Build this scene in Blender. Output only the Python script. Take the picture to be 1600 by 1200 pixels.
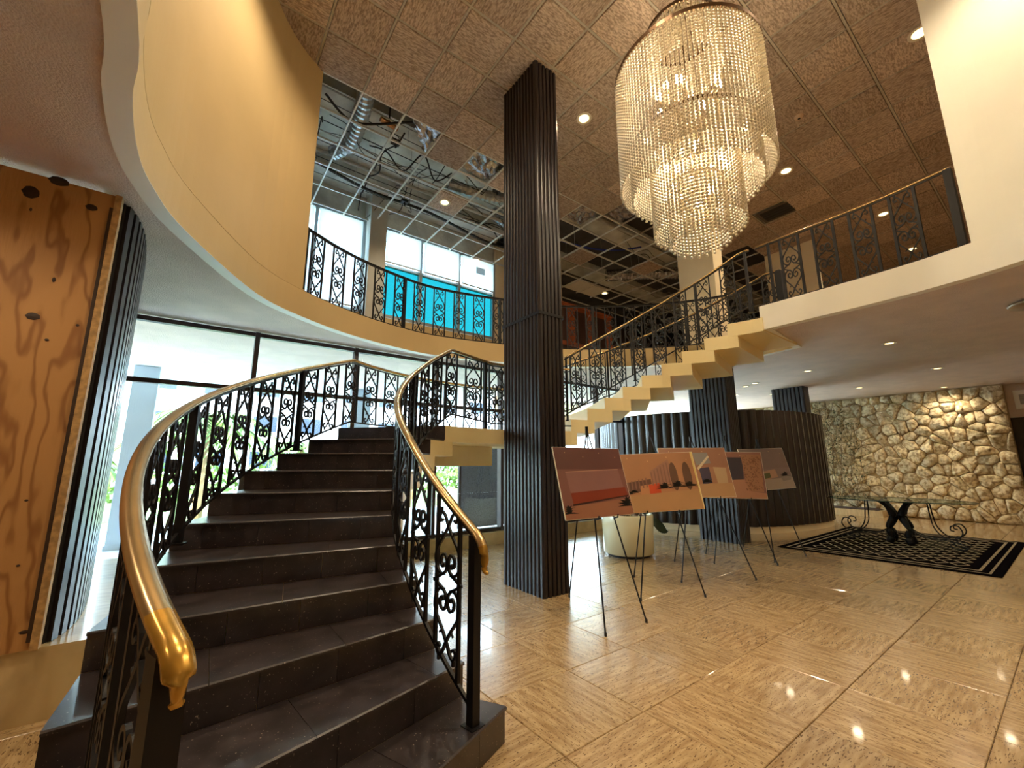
import bpy, bmesh, math, random
from math import sin, cos, pi, radians
from mathutils import Vector, Matrix
random.seed(7)
S = bpy.context.scene
C = S.collection
for o in list(bpy.data.objects): bpy.data.objects.remove(o)

# ---------------------------------------------------------------- camera
yaw, pitch, roll, FPX, EYE = .6447, .1885, -.004, 658., 1.35
Fw = Vector((sin(yaw)*cos(pitch), cos(yaw)*cos(pitch), sin(pitch)))
R0 = Vector((cos(yaw), -sin(yaw), 0)); U0 = R0.cross(Fw)
Rw = R0*cos(roll)+U0*sin(roll); Uw = -R0*sin(roll)+U0*cos(roll)
cam = bpy.data.cameras.new('camera'); co = bpy.data.objects.new('camera', cam); C.objects.link(co)
cam.sensor_width = 36; cam.lens = FPX/1600*36; cam.clip_start = .02; cam.clip_end = 500
M = Matrix((Rw, Uw, -Fw)).transposed().to_4x4(); M.translation = (0, 0, EYE); co.matrix_world = M
S.camera = co
# ---------------------------------------------------------------- world, sun, exposure
S.view_settings.view_transform = 'Standard'; S.view_settings.look = 'None'
S.view_settings.gamma = 1; S.view_settings.use_curve_mapping = False
S.view_settings.exposure = .32
S.cycles.max_bounces = 8; S.cycles.diffuse_bounces = 5; S.cycles.glossy_bounces = 4
S.cycles.transparent_max_bounces = 24; S.cycles.sample_clamp_indirect = 6
S.cycles.caustics_reflective = False; S.cycles.caustics_refractive = False
W = bpy.data.worlds.new('sky'); S.world = W; W.use_nodes = True
wn = W.node_tree.nodes; wl = W.node_tree.links; wn.clear()
wo = wn.new('ShaderNodeOutputWorld'); bg = wn.new('ShaderNodeBackground'); tc = wn.new('ShaderNodeTexCoord')
sx = wn.new('ShaderNodeSeparateXYZ'); rp = wn.new('ShaderNodeValToRGB')
wl.new(tc.outputs['Generated'], sx.inputs[0]); wl.new(sx.outputs['Z'], rp.inputs[0])
rp.color_ramp.elements[0].color = (.72, .88, 1, 1); rp.color_ramp.elements[0].position = 0.02
rp.color_ramp.elements[1].color = (.45, .74, 1, 1); rp.color_ramp.elements[1].position = .6
wl.new(rp.outputs[0], bg.inputs[0]); bg.inputs[1].default_value = 13; wl.new(bg.outputs[0], wo.inputs[0])
sd = bpy.data.lights.new('sun', 'SUN'); sd.energy = 22; sd.angle = radians(1); sd.color = (1, .95, .86)
so = bpy.data.objects.new('sun', sd); C.objects.link(so)
so.rotation_euler = Vector((.66, .32, -.66)).to_track_quat('-Z', 'Y').to_euler(); so.location = (0, -10, 30)

def lamp(name, kind, loc, energy, color=(1, .80, .55), size=.1, spot=None, rot=None):
    d = bpy.data.lights.new(name, kind); d.energy = energy*.62; d.color = color
    if kind == 'AREA': d.shape = 'DISK'; d.size = size
    else: d.shadow_soft_size = size
    if spot: d.spot_size = radians(spot); d.spot_blend = .7
    o = bpy.data.objects.new(name, d); C.objects.link(o); o.location = loc
    if rot: o.rotation_euler = rot
    return o

# ---------------------------------------------------------------- materials
def mat(name, col, rough=.5, metal=0, var=0, vscale=3, bump=0, bscale=20, spec=.5, stretch=None, col2=None, detail=4, coat=0, emit=None, thr=None):
    m = bpy.data.materials.new(name); m.use_nodes = True
    n = m.node_tree.nodes; l = m.node_tree.links; b = n['Principled BSDF']
    b.inputs['Base Color'].default_value = (*col, 1); b.inputs['Roughness'].default_value = rough
    b.inputs['Metallic'].default_value = metal; b.inputs['Specular IOR Level'].default_value = spec
    if coat: b.inputs['Coat Weight'].default_value = coat; b.inputs['Coat Roughness'].default_value = .06
    if emit: b.inputs['Emission Color'].default_value = (*emit[:3], 1); b.inputs['Emission Strength'].default_value = emit[3]
    if var or bump:
        t = n.new('ShaderNodeTexCoord'); mp = n.new('ShaderNodeMapping'); l.new(t.outputs['Object'], mp.inputs[0])
        if stretch: mp.inputs['Scale'].default_value = stretch
        oi = n.new('ShaderNodeObjectInfo'); vm = n.new('ShaderNodeVectorMath'); vm.operation = 'MULTIPLY_ADD'
        cb = n.new('ShaderNodeCombineXYZ'); l.new(oi.outputs['Random'], cb.inputs[0]); l.new(oi.outputs['Random'], cb.inputs[1])
        l.new(cb.outputs[0], vm.inputs[0]); vm.inputs[1].default_value = (37, 53, 0); l.new(mp.outputs[0], vm.inputs[2])
    if var:
        nz = n.new('ShaderNodeTexNoise'); nz.inputs['Scale'].default_value = vscale; nz.inputs['Detail'].default_value = detail
        l.new(vm.outputs[0], nz.inputs[0]); r = n.new('ShaderNodeValToRGB'); l.new(nz.outputs[0], r.inputs[0])
        c2 = col2 or tuple(c*(1-var) for c in col)
        a, z = thr or (.35, .65)
        r.color_ramp.elements[0].position = a; r.color_ramp.elements[1].position = z
        r.color_ramp.elements[0].color = (*c2, 1); r.color_ramp.elements[1].color = (*col, 1)
        l.new(r.outputs[0], b.inputs['Base Color'])
    if bump:
        nb = n.new('ShaderNodeTexNoise'); nb.inputs['Scale'].default_value = bscale; nb.inputs['Detail'].default_value = 3
        l.new(vm.outputs[0], nb.inputs[0]); bp = n.new('ShaderNodeBump'); bp.inputs['Strength'].default_value = bump
        bp.inputs['Distance'].default_value = .02; l.new(nb.outputs[0], bp.inputs['Height']); l.new(bp.outputs[0], b.inputs['Normal'])
    return m

def add_speck(m, scale, thr, col, stretch=(1, 1, 1)):
    """small flecks or pits laid over the base colour"""
    n = m.node_tree.nodes; l = m.node_tree.links; b = n['Principled BSDF']
    t = n.new('ShaderNodeTexCoord'); mp = n.new('ShaderNodeMapping'); mp.inputs['Scale'].default_value = stretch
    oi = n.new('ShaderNodeObjectInfo'); l.new(oi.outputs['Random'], mp.inputs['Location'])
    l.new(t.outputs['Object'], mp.inputs[0]); nz = n.new('ShaderNodeTexNoise'); nz.inputs['Scale'].default_value = scale
    nz.inputs['Detail'].default_value = 2; l.new(mp.outputs[0], nz.inputs[0])
    r = n.new('ShaderNodeValToRGB'); r.color_ramp.elements[0].position = thr; r.color_ramp.elements[1].position = thr+.04
    l.new(nz.outputs[0], r.inputs[0]); mx = n.new('ShaderNodeMix'); mx.data_type = 'RGBA'; l.new(r.outputs[0], mx.inputs[0])
    if b.inputs['Base Color'].links: l.new(b.inputs['Base Color'].links[0].from_socket, mx.inputs[6])
    else: mx.inputs[6].default_value = b.inputs['Base Color'].default_value
    mx.inputs[7].default_value = (*col, 1); l.new(mx.outputs[2], b.inputs['Base Color'])
    return m

def vary(m, lo, hi):
    n = m.node_tree.nodes; l = m.node_tree.links; b = n['Principled BSDF']; oi = n.new('ShaderNodeObjectInfo'); mr = n.new('ShaderNodeMapRange'); mr.inputs[3].default_value = lo; mr.inputs[4].default_value = hi
    l.new(oi.outputs['Random'], mr.inputs[0]); hs = n.new('ShaderNodeHueSaturation'); l.new(mr.outputs[0], hs.inputs['Value']); l.new(b.inputs['Base Color'].links[0].from_socket, hs.inputs['Color']); l.new(hs.outputs[0], b.inputs['Base Color'])
def glassmat(name, tint, refl=.12):
    m = bpy.data.materials.new(name); m.use_nodes = True; n = m.node_tree.nodes; l = m.node_tree.links; n.clear()
    o = n.new('ShaderNodeOutputMaterial'); mx = n.new('ShaderNodeMixShader'); t = n.new('ShaderNodeBsdfTransparent')
    g = n.new('ShaderNodeBsdfGlossy'); g.inputs['Roughness'].default_value = .01; lw = n.new('ShaderNodeLayerWeight'); lw.inputs[0].default_value = .5
    pw_ = n.new('ShaderNodeMath'); pw_.operation = 'POWER'; pw_.inputs[1].default_value = 4; l.new(lw.outputs['Facing'], pw_.inputs[0])
    f = n.new('ShaderNodeMath'); f.operation = 'MULTIPLY_ADD'; f.inputs[1].default_value = .5; f.inputs[2].default_value = .03; l.new(pw_.outputs[0], f.inputs[0])
    t.inputs[0].default_value = (*tint, 1); l.new(f.outputs[0], mx.inputs[0]); l.new(t.outputs[0], mx.inputs[1]); l.new(g.outputs[0], mx.inputs[2])
    l.new(mx.outputs[0], o.inputs[0]); return m

def translucent(name, col, w=.6, gloss=0):
    m = bpy.data.materials.new(name); m.use_nodes = True; n = m.node_tree.nodes; l = m.node_tree.links; n.clear()
    o = n.new('ShaderNodeOutputMaterial'); mx = n.new('ShaderNodeMixShader'); d = n.new('ShaderNodeBsdfDiffuse'); t = n.new('ShaderNodeBsdfTranslucent')
    d.inputs[0].default_value = (*col, 1); t.inputs[0].default_value = (*col, 1); mx.inputs[0].default_value = w
    l.new(d.outputs[0], mx.inputs[1]); l.new(t.outputs[0], mx.inputs[2])
    if gloss:
        g = n.new('ShaderNodeBsdfGlossy'); g.inputs['Roughness'].default_value = .08; m2 = n.new('ShaderNodeMixShader'); m2.inputs[0].default_value = gloss
        l.new(mx.outputs[0], m2.inputs[1]); l.new(g.outputs[0], m2.inputs[2]); l.new(m2.outputs[0], o.inputs[0])
    else: l.new(mx.outputs[0], o.inputs[0])
    return m

TRAV = mat('travertine', (.57, .41, .22), .2, var=1, vscale=5, col2=(.36, .23, .11), stretch=(1, 7, 1), bump=.06, bscale=30, spec=.6, coat=.5)
add_speck(TRAV, 40, .60, (.17, .10, .05), (1, 3.6, 1))
TRAVS = mat('travertine_plain', (.66, .5, .27), .25, var=.25, vscale=4, stretch=(1, 6, 1), coat=.4)
GROUT = mat('grout', (.10, .065, .035), .8)
TERR = mat('black_terrazzo', (.046, .035, .038), .33, var=.5, vscale=9, spec=.55, coat=.3)
add_speck(TERR, 110, .69, (.42, .34, .26))
CREAM = mat('cream_paint', (.86, .74, .50), .55, var=.06, vscale=2, bump=.05, bscale=40)
STRING = mat('cream_stair_paint', (.92, .77, .42), .5, var=.05, vscale=2, bump=.03, bscale=40)
OLIVE = mat('tan_wall_paint', (.57, .42, .21), .6, var=.08, vscale=1.2, bump=.04, bscale=30)
WHITEP = mat('offwhite_paint', (.94, .90, .78), .55, var=.04, vscale=2)
STUCCO = mat('stucco_soffit', (.84, .68, .56), .85, var=.1, vscale=3, bump=.9, bscale=90)
CEILT = mat('fissured_tile', (.66, .52, .41), .9, var=1, vscale=22, col2=(.34, .245, .18), stretch=(1, 3.0, 1), bump=1.0, bscale=40, detail=8, thr=(.38, .6))
TBAR = mat('grid_metal', (.45, .40, .33), .5, .0, var=.15, vscale=6)
TBARW = mat('white_grid_metal', (.72, .72, .68), .4, .2, var=.1, vscale=6)
IRON = mat('black_iron', (.006, .005, .006), .45, 0, spec=.28)
BRASS = mat('worn_brass', (.62, .44, .22), .26, .85, var=.25, vscale=5, spec=.6, bump=.05, bscale=12)
BRASSO = mat('old_yellow_brass', (.75, .42, .07), .24, .6, var=.45, vscale=9, spec=.6)
BROWNRIB = mat('dark_brown_rib', (.019, .014, .016), .34, .0, spec=.45)
RIBGAP = mat('rib_groove', (.01, .008, .008), .6, var=.2)
FLUTE = mat('umber_flute', (.032, .022, .018), .26, .0, spec=.6)
DARKFR = mat('bronze_frame', (.05, .032, .03), .35, .4, var=.2)
GREYFR = mat('grey_aluminium', (.42, .47, .5), .35, .5, var=.1)
GLASS = glassmat('clear_glass', (.96, .98, .97)); TINT = glassmat('blue_film_glass', (.05, .23, .235))
PLY = mat('plywood_face', (.50, .25, .085), .6, var=1, vscale=2.2, col2=(.36, .155, .045), stretch=(3.5, 1, .55), bump=.12, bscale=20, detail=8)
def plygrain(m):
    n = m.node_tree.nodes; l = m.node_tree.links; b = n['Principled BSDF']; t = n.new('ShaderNodeTexCoord'); mp = n.new('ShaderNodeMapping'); mp.inputs['Scale'].default_value = (1.6, 1, .42)
    l.new(t.outputs['Object'], mp.inputs[0]); nz = n.new('ShaderNodeTexNoise'); nz.inputs['Scale'].default_value = 1.7; nz.inputs['Detail'].default_value = 3.5; l.new(mp.outputs[0], nz.inputs[0])
    mu = n.new('ShaderNodeMath'); mu.operation = 'MULTIPLY'; mu.inputs[1].default_value = 70; l.new(nz.outputs[0], mu.inputs[0]); si = n.new('ShaderNodeMath'); si.operation = 'SINE'; l.new(mu.outputs[0], si.inputs[0])
    r = n.new('ShaderNodeValToRGB'); l.new(si.outputs[0], r.inputs[0]); e = r.color_ramp.elements; e[0].position = .0; e[0].color = (.50, .255, .085, 1); e[1].position = 1; e[1].color = (.30, .125, .035, 1)
    k = e.new(.55); k.color = (.46, .23, .072, 1); l.new(r.outputs[0], b.inputs['Base Color'])
plygrain(PLY)
PLYE = mat('plywood_edge', (.6, .36, .14), .7, var=.4, vscale=30)
KNOT = mat('wood_knot', (.05, .022, .01), .6, var=.4, vscale=30)
CONC = mat('plenum_concrete', (.78, .79, .73), .9, var=.4, vscale=2, bump=.3)
CONCD = mat('plenum_shaded', (.09, .085, .09), .9, var=.4, vscale=2)  # painted shade: darker copy of the concrete for the plenum away from daylight
STEEL = mat('galvanised_duct', (.55, .57, .58), .32, .8, var=.25, vscale=8, bump=.2, bscale=15)
FOIL = mat('crinkled_foil', (.62, .62, .68), .22, .9, var=.5, vscale=9, bump=1.0, bscale=14)
CABLE = mat('black_cable', (.015, .015, .018), .5, var=.2); BLUEC = mat('blue_cable', (.02, .05, .4), .5, var=.2); WHITEC = mat('pale_wire', (.5, .5, .48), .5, var=.2)
LAMPM = mat('lamp_glow', (1, .8, .5), .5, emit=(1, .76, .34, 3.4), var=.02)
BULBM = mat('bulb_glow', (1, .85, .6), .5, emit=(1, .80, .48, 20), var=.02)
TRIMW = mat('white_trim', (.75, .7, .6), .4, var=.05)
BEAD = translucent('crystal_bead', (.84, .75, .58), .5, .32)
BRONZE = mat('bronze_ring', (.12, .065, .03), .35, .7, var=.3)
WOODO = mat('rust_orange_wood', (.42, .10, .03), .4, var=.4, vscale=3, stretch=(1, 1, .2)); WOODD = mat('dark_wood', (.05, .018, .012), .4, var=.3)
POTW = mat('gloss_cream_enamel', (.83, .76, .5), .16, var=.03, spec=.6, coat=.4)
SOIL = mat('bark_mulch', (.06, .035, .03), .8, var=.5, vscale=20)
LEAFD = mat('dark_leaf', (.012, .03, .015), .3, var=.3)
LEAFY = mat('vine_leaf', (.11, .11, .035), .6, var=1, vscale=14, col2=(.035, .045, .015)); LEAFL = mat('pale_vine_leaf', (.78, .68, .38), .6, var=.4, vscale=14)
STONE = mat('coral_stone', (.88, .76, .50), .85, var=1, vscale=14, col2=(.44, .31, .15), bump=1.0, bscale=17, detail=8, thr=(.36, .56))
MORT = mat('stone_mortar', (.50, .36, .19), .95, var=.3)
GRASS = mat('lawn', (.26, .34, .12), .9, var=.3, vscale=4); PAVE = mat('patio_paving', (.62, .64, .68), .35, var=.1, vscale=2)
EXTW = mat('exterior_white', (.85, .86, .86), .7, var=.03); EXTC = mat('grey_exterior_column', (.50, .56, .62), .7, var=.05)
PALM = mat('palm_green', (.13, .22, .04), .6, var=.4, vscale=5); TRUNK = mat('trunk', (.3, .2, .1), .9, var=.4)
BWIN = mat('far_window', (.03, .045, .07), .2, var=.2)
BLIND = translucent('white_roller_blind', (.9, .93, .95), .55)
FROST = mat('frosted_panel', (.16, .17, .2), .25, var=.4, vscale=40, spec=.6)
def plain(name, c, r=.6, spec=.5): return mat(name, c, r, var=.06, vscale=5, spec=spec)

vary(CEILT, .78, 1.1); vary(STONE, .72, 1.15); vary(TRAV, .9, 1.06)
# ---------------------------------------------------------------- mesh helpers
def link(name, me, m=None, parent=None, kind=None, smooth=False):
    if m and not me.materials:
        for x in (m if isinstance(m, (list, tuple)) else [m]): me.materials.append(x)
    if smooth:
        for p in me.polygons: p.use_smooth = True
    o = bpy.data.objects.new(name, me); C.objects.link(o)
    if parent: o.parent = parent
    if kind: o['kind'] = kind
    return o
def tag(o, label, cat, group=None):
    o['label'] = label; o['category'] = cat
    if group: o['group'] = group
    return o
def thing(name, label, cat, loc=(0, 0, 0), rz=0, group=None):
    o = bpy.data.objects.new(name, None); C.objects.link(o); o.location = loc; o.rotation_euler = (0, 0, rz); o.empty_display_size = .1
    return tag(o, label, cat, group)
def struct(o): o['kind'] = 'structure'; return o
class MB:
    def __init__(s): s.v = []; s.f = []; s.mi = []
    def add(s, vs, fs, mi=0):
        b = len(s.v); s.v += [tuple(v) for v in vs]; s.f += [[i+b for i in f] for f in fs]; s.mi += [mi]*len(fs)
    def box(s, x0, x1, y0, y1, z0, z1, mi=0):
        v = [(x, y, z) for z in (z0, z1) for x, y in ((x0, y0), (x1, y0), (x1, y1), (x0, y1))]
        s.add(v, [[3, 2, 1, 0], [4, 5, 6, 7], [0, 1, 5, 4], [1, 2, 6, 5], [2, 3, 7, 6], [3, 0, 4, 7]], mi)
    def prism(s, poly, z0, z1, mi=0):
        n = len(poly); z0s = z0 if isinstance(z0, list) else [z0]*n; z1s = z1 if isinstance(z1, list) else [z1]*n
        v = [(p[0], p[1], z) for p, z in zip(poly, z0s)]+[(p[0], p[1], z) for p, z in zip(poly, z1s)]
        s.add(v, [list(range(n))[::-1], [i+n for i in range(n)]]+[[i, (i+1) % n, (i+1) % n+n, i+n] for i in range(n)], mi)
    def tube(s, pts, r, n=6, mi=0, rx=None, caps=True, up=(0, 0, 1)):
        P = [Vector(p) for p in pts]; vs = []; N = len(P)
        for i, p in enumerate(P):
            t = (P[min(i+1, N-1)]-P[max(i-1, 0)]).normalized(); u = Vector(up)
            if abs(t.dot(u)) > .98: u = Vector((1, 0, 0)) if abs(t.x) < .9 else Vector((0, 1, 0))
            a = t.cross(u).normalized(); b = a.cross(t).normalized()
            ri = r[i] if isinstance(r, (list, tuple)) else r; rj = ri*(rx or 1)
            for k in range(n):
                an = 2*pi*(k+.5)/n; vs.append(p+a*cos(an)*ri+b*sin(an)*rj)
        fs = [[i*n+k, i*n+(k+1) % n, (i+1)*n+(k+1) % n, (i+1)*n+k] for i in range(N-1) for k in range(n)]
        if caps: fs += [list(range(n))[::-1], [(N-1)*n+k for k in range(n)]]
        s.add(vs, fs, mi)
    def lathe(s, prof, n=24, c=(0, 0), mi=0):
        vs = [(c[0]+r*cos(2*pi*k/n), c[1]+r*sin(2*pi*k/n), z) for r, z in prof for k in range(n)]
        s.add(vs, [[i*n+k, i*n+(k+1) % n, (i+1)*n+(k+1) % n, (i+1)*n+k] for i in range(len(prof)-1) for k in range(n)], mi)
    def mesh(s, name):
        me = bpy.data.meshes.new(name); me.from_pydata(s.v, [], s.f); me.polygons.foreach_set('material_index', s.mi); me.update(); return me
    def build(s, name, m, parent=None, kind=None, smooth=False): return link(name, s.mesh(name), m, parent, kind, smooth)
def boxo(name, x0, x1, y0, y1, z0, z1, m, parent=None):
    b = MB(); b.box(x0, x1, y0, y1, z0, z1); return b.build(name, m, parent)
def at(o, loc, rz=0, sc=None):
    o.location = loc; o.rotation_euler = (0, 0, rz)
    if sc: o.scale = sc
    return o
def inst(name, me, parent=None, loc=(0, 0, 0), rz=0, sc=None): return at(link(name, me, None, parent), loc, rz, sc)
def catmull(P, n=6):
    out = []; P = [Vector(p) for p in P]; L = len(P)
    for i in range(L-1):
        a, b, c, d = P[max(i-1, 0)], P[i], P[i+1], P[min(i+2, L-1)]
        for k in range(n):
            t = k/n; out.append(.5*((2*b)+(c-a)*t+(2*a-5*b+4*c-d)*t*t+(3*b-a-3*c+d)*t**3))
    out.append(P[-1]); return out
def resample(P, step):
    P = [Vector(p) for p in P]; out = [P[0].copy()]; acc = 0
    for a, b in zip(P, P[1:]):
        L = (b-a).length
        if L == 0: continue
        d = step-acc
        while d <= L: out.append(a.lerp(b, d/L)); d += step
        acc = L-(d-step)
    if (out[-1]-P[-1]).length > step*.3: out.append(P[-1].copy())
    return out

# ---------------------------------------------------------------- key dimensions
H = .163; ZU = 21*H; ZS = 3.10; ZC = 6.57; CX, CY = 3.46, 2.24; YW = 6.42; YU = 8.7
def pol(r, a, z=None):
    p = (CX+r*cos(radians(a)), CY+r*sin(radians(a))); return p if z is None else (*p, z)
VOIDL = [(-.34, 1.2), (-.365, 2.116), (-.415, 2.478), (-.43, 2.923), (-.381, 3.303), (-.21, 3.836), (.35, 4.857), (.87, 5.34), (1.57, 5.74), (2.36, 5.98), (3.04, 6.04), (4.13, 5.81), (5.30, 5.38), (6.35, 4.56), (7.05, 3.7), (7.32, 2.95)]
VOIDR = [(5.895, 2.3), (5.895, 1.5), (5.87, .9), (5.79, .42), (5.62, -.05), (5.2, -.7), (4.4, -1.35), (3, -1.75), (1.4, -1.6), (.3, -.9), (-.2, .2), (-.34, 1.2)]
vl = [tuple(p) for p in catmull([(x, y, 0) for x, y in VOIDL], 5)]; vr = [tuple(p) for p in catmull([(x, y, 0) for x, y in VOIDR], 5)]
VOID = [(p[0], p[1]) for p in vl]+[(7.26, 2.42)]+[(p[0], p[1]) for p in vr[:-1]]

# ---------------------------------------------------------------- floor
fb = MB(); fb.box(-5, 15.6, -5, 7.0, -.2, -.008); floor = struct(fb.build('floor', GROUT))
ft = MB(); g = .298; b_ = .003
ft.add([(-g, -g, -.02), (g, -g, -.02), (g, g, -.02), (-g, g, -.02), (-g, -g, -b_), (g, -g, -b_), (g, g, -b_), (-g, g, -b_),
        (-g+b_, -g+b_, 0), (g-b_, -g+b_, 0), (g-b_, g-b_, 0), (-g+b_, g-b_, 0)],
       [[0, 1, 5, 4], [1, 2, 6, 5], [2, 3, 7, 6], [3, 0, 4, 7], [4, 5, 9, 8], [5, 6, 10, 9], [6, 7, 11, 10], [7, 4, 8, 11], [8, 9, 10, 11]])
tme = ft.mesh('floor_tile'); tme.materials.append(TRAV)
cells = []
for i in range(-11, 22):
    for j in range(-11, 8):
        x = 2.16+.6*i+.3; y = 1.672+.6*j+.3
        d = Vector((x, y, -EYE)); dep = d.dot(Fw)
        vis = dep > .3 and abs(d.dot(Rw)/dep*FPX) < 900 and -d.dot(Uw)/dep*FPX < 750
        if x > 15.3 or y > 6.7: continue
        cells.append((0 if vis else 1, x*x+y*y, x, y, (i+j) % 2))
cells.sort(); rest = MB(); rest2 = MB()
for n, (v, d, x, y, p) in enumerate(cells):
    if n < 300 and not v: inst('floor_tile', tme, floor, (x, y, 0), pi/2*p+(pi if (n*7) % 3 == 0 else 0))
    else: (rest if p else rest2).box(x-g, x+g, y-g, y+g, -.02, 0)
for r_, rz in ((rest, pi/2), (rest2, 0)):
    if rz: r_.v = [(y, -x, z) for x, y, z in r_.v]
    o = r_.build('distant_floor_tiles', TRAV, floor, 'stuff'); o.rotation_euler = (0, 0, rz)

# raised plinth by the window, low curb
pl = boxo('trim_1', -5, .35, 3.58, YW-.02, .0, .375, TRAVS); struct(pl)
cu = boxo('trim_2', .36, 8.0, YW-.16, YW+.02, 0, .2, TRAVS); struct(cu)

# ---------------------------------------------------------------- upper slab with void
bm = bmesh.new()
outer = [(-5, -5), (24, -5), (24, YU+.3), (-5, YU+.3)]
def loop(bm, pts, z):
    vs = [bm.verts.new((x, y, z)) for x, y in pts]; return vs, [bm.edges.new((vs[i], vs[(i+1) % len(vs)])) for i in range(len(vs))]
def ringslab(name, inner, outerp, z0, z1, m, parent=None):
    bm = bmesh.new(); L = {}
    for z in (z0, z1):
        a, ea = loop(bm, inner, z); b, eb = loop(bm, outerp, z); L[z] = (a, b)
        bmesh.ops.triangle_fill(bm, use_beauty=True, edges=ea+eb)
    for q in (0, 1):
        A, B = L[z0][q], L[z1][q]; n = len(A)
        for i in range(n): bm.faces.new((A[i], A[(i+1) % n], B[(i+1) % n], B[i]))
    bmesh.ops.recalc_face_normals(bm, faces=bm.faces[:])
    me = bpy.data.meshes.new(name); bm.to_mesh(me); bm.free(); return link(name, me, m, parent)
def offset(poly, d):
    out = []; n = len(poly)
    cxm = sum(p[0] for p in poly)/n; cym = sum(p[1] for p in poly)/n
    for i in range(n):
        a = Vector(poly[i-1]); b = Vector(poly[i]); c = Vector(poly[(i+1) % n])
        t = (c-a).normalized(); nn = Vector((t.y, -t.x)); 
        if nn.dot(b-Vector((cxm, cym))) < 0: nn = -nn
        out.append((b.x+nn.x*d, b.y+nn.y*d))
    return out
slab = struct(ringslab('floor_upper', offset(VOID, .03), outer, ZS+.02, ZU-.005, STUCCO))
fas = ringslab('fascia', VOID, offset(VOID, .032), ZS, ZU, [OLIVE, WHITEP], slab)
for p in fas.data.polygons: p.material_index = 1 if (p.center.x > 5.0 and p.center.y < 2.6) else 0
lipo = ringslab('soffit_trim', offset(VOID, .0005), offset(VOID, .11), ZS-.004, ZS+.019, WHITEP, slab)
carpet = ringslab('upper_flooring', offset(VOID, .034), outer, ZU-.004, ZU+.002, plain('upper_floor_tan', (.4, .28, .16), .5), slab)

# near curved wall of the double height space (tan on the left, off-white on the right)
def curvewall(name, pts, t, z0, z1, m, smooth=True):
    b = MB(); P = [Vector(p) for p in pts]; n = len(P); A = []; B = []
    for i in range(n):
        tt = (P[min(i+1, n-1)]-P[max(i-1, 0)]).normalized(); nn = Vector((-tt.y, tt.x)); A.append(P[i]); B.append(P[i]+nn*t)
    poly = A+B[::-1]
    for i in range(n-1): 
        q = [A[i], A[i+1], B[i+1], B[i]]
        b.add([(p.x, p.y, z) for z in (z0, z1) for p in q], [[0, 1, 5, 4], [2, 3, 7, 6], [3, 2, 1, 0], [4, 5, 6, 7]]+([[3, 0, 4, 7]] if i == 0 else [])+([[1, 2, 6, 5]] if i == n-2 else []))
    return struct(b.build(name, m))
vo = offset(VOID, .02)
li = [i for i, p in enumerate(VOID) if p[0] <= .92 and p[1] > .3 and i < 40]
wl_pts = [vo[i] for i in li]
kR = [i for i in range(len(vl)+1, len(VOID)) if VOID[i][1] < .36]
wr_pts = [vo[i] for i in kR]
curvewall('wall_left', wl_pts, .16, ZU-.02, ZC+.05, OLIVE)
mid = len(wr_pts)//2
curvewall('wall_right', wr_pts[:mid+1], .16, ZU-.02, ZC+.05, WHITEP)
curvewall('wall_near', wr_pts[mid:]+[wl_pts[0]], .16, ZU-.02, ZC+.05, OLIVE)
# thin bead line at the foot of the tan wall
bt = MB(); bt.tube([(*offset(VOID, .008)[i], ZU+.008) for i in li], .011, 6); struct(bt.build('trim_3', OLIVE))

# outer shell
def wallbox(name, *a, m=CREAM): return struct(boxo(name, *a, m))
wallbox('wall_back', -5.2, 15.7, -5.2, -5, 0, 7.9, m=CREAM)
wallbox('wall_far_left', -5.2, -5, -5, YU+.3, 0, 7.9, m=CREAM)
wallbox('wall_far_right', 24, 24.2, -5.2, 12, ZS, 7.9, m=OLIVE)
wallbox('wall_back_upper', 15.7, 24.2, -5.2, -5, ZS, 7.9, m=OLIVE)
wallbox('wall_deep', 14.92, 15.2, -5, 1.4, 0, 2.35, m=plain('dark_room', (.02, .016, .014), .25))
wallbox('wall_bulkhead', 14.92, 15.2, -5, 1.4, 2.35, ZS+.02, m=STUCCO)
wallbox('wall_plinth_side', -5, -1.9, 3.6, 3.75, .37, ZS+.02, m=CREAM)

# ---------------------------------------------------------------- upper ceiling
GX, GY, GS = 1.391, 2.818, .635
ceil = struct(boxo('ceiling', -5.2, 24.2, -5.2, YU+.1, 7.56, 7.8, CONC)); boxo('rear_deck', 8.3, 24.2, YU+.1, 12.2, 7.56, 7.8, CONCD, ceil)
def missing(j, k):
    if j < -2: return k >= 4
    if k >= 4 and (j, k) not in ((2, 4), (4, 4), (5, 4), (6, 4), (3, 6), (6, 9), (11, 8), (12, 8), (12, 5), (9, 6)): return True
    if j >= 8 and k >= 3 and (j, k) not in ((12, 8), (11, 8), (12, 5), (9, 6)): return True
    if (j, k) in ((15, 2), (14, 2), (12, 0)): return True
    return False
ct = MB(); e = .300
ct.add([(-e+.004, -e+.004, -.022), (e-.004, -e+.004, -.022), (e-.004, e-.004, -.022), (-e+.004, e-.004, -.022), (-e, -e, .0), (e, -e, .0), (e, e, .0), (-e, e, .0)], [[0, 1, 2, 3][::-1], [4, 5, 6, 7], [0, 1, 5, 4], [1, 2, 6, 5], [2, 3, 7, 6], [3, 0, 4, 7]])
cme = ct.mesh('ceiling_tile'); cme.materials.append(CEILT)
cw = cme.copy(); cw.materials.clear(); cw.materials.append(plain('white_tile', (.62, .6, .55), .8))
def invoid(x, y):
    c = False; n = len(VOID)
    for i in range(n):
        (x1, y1), (x2, y2) = VOID[i-1], VOID[i]
        if (y1 > y) != (y2 > y) and x < (x2-x1)*(y-y1)/(y2-y1)+x1: c = not c
    return c
tiles = []
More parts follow.
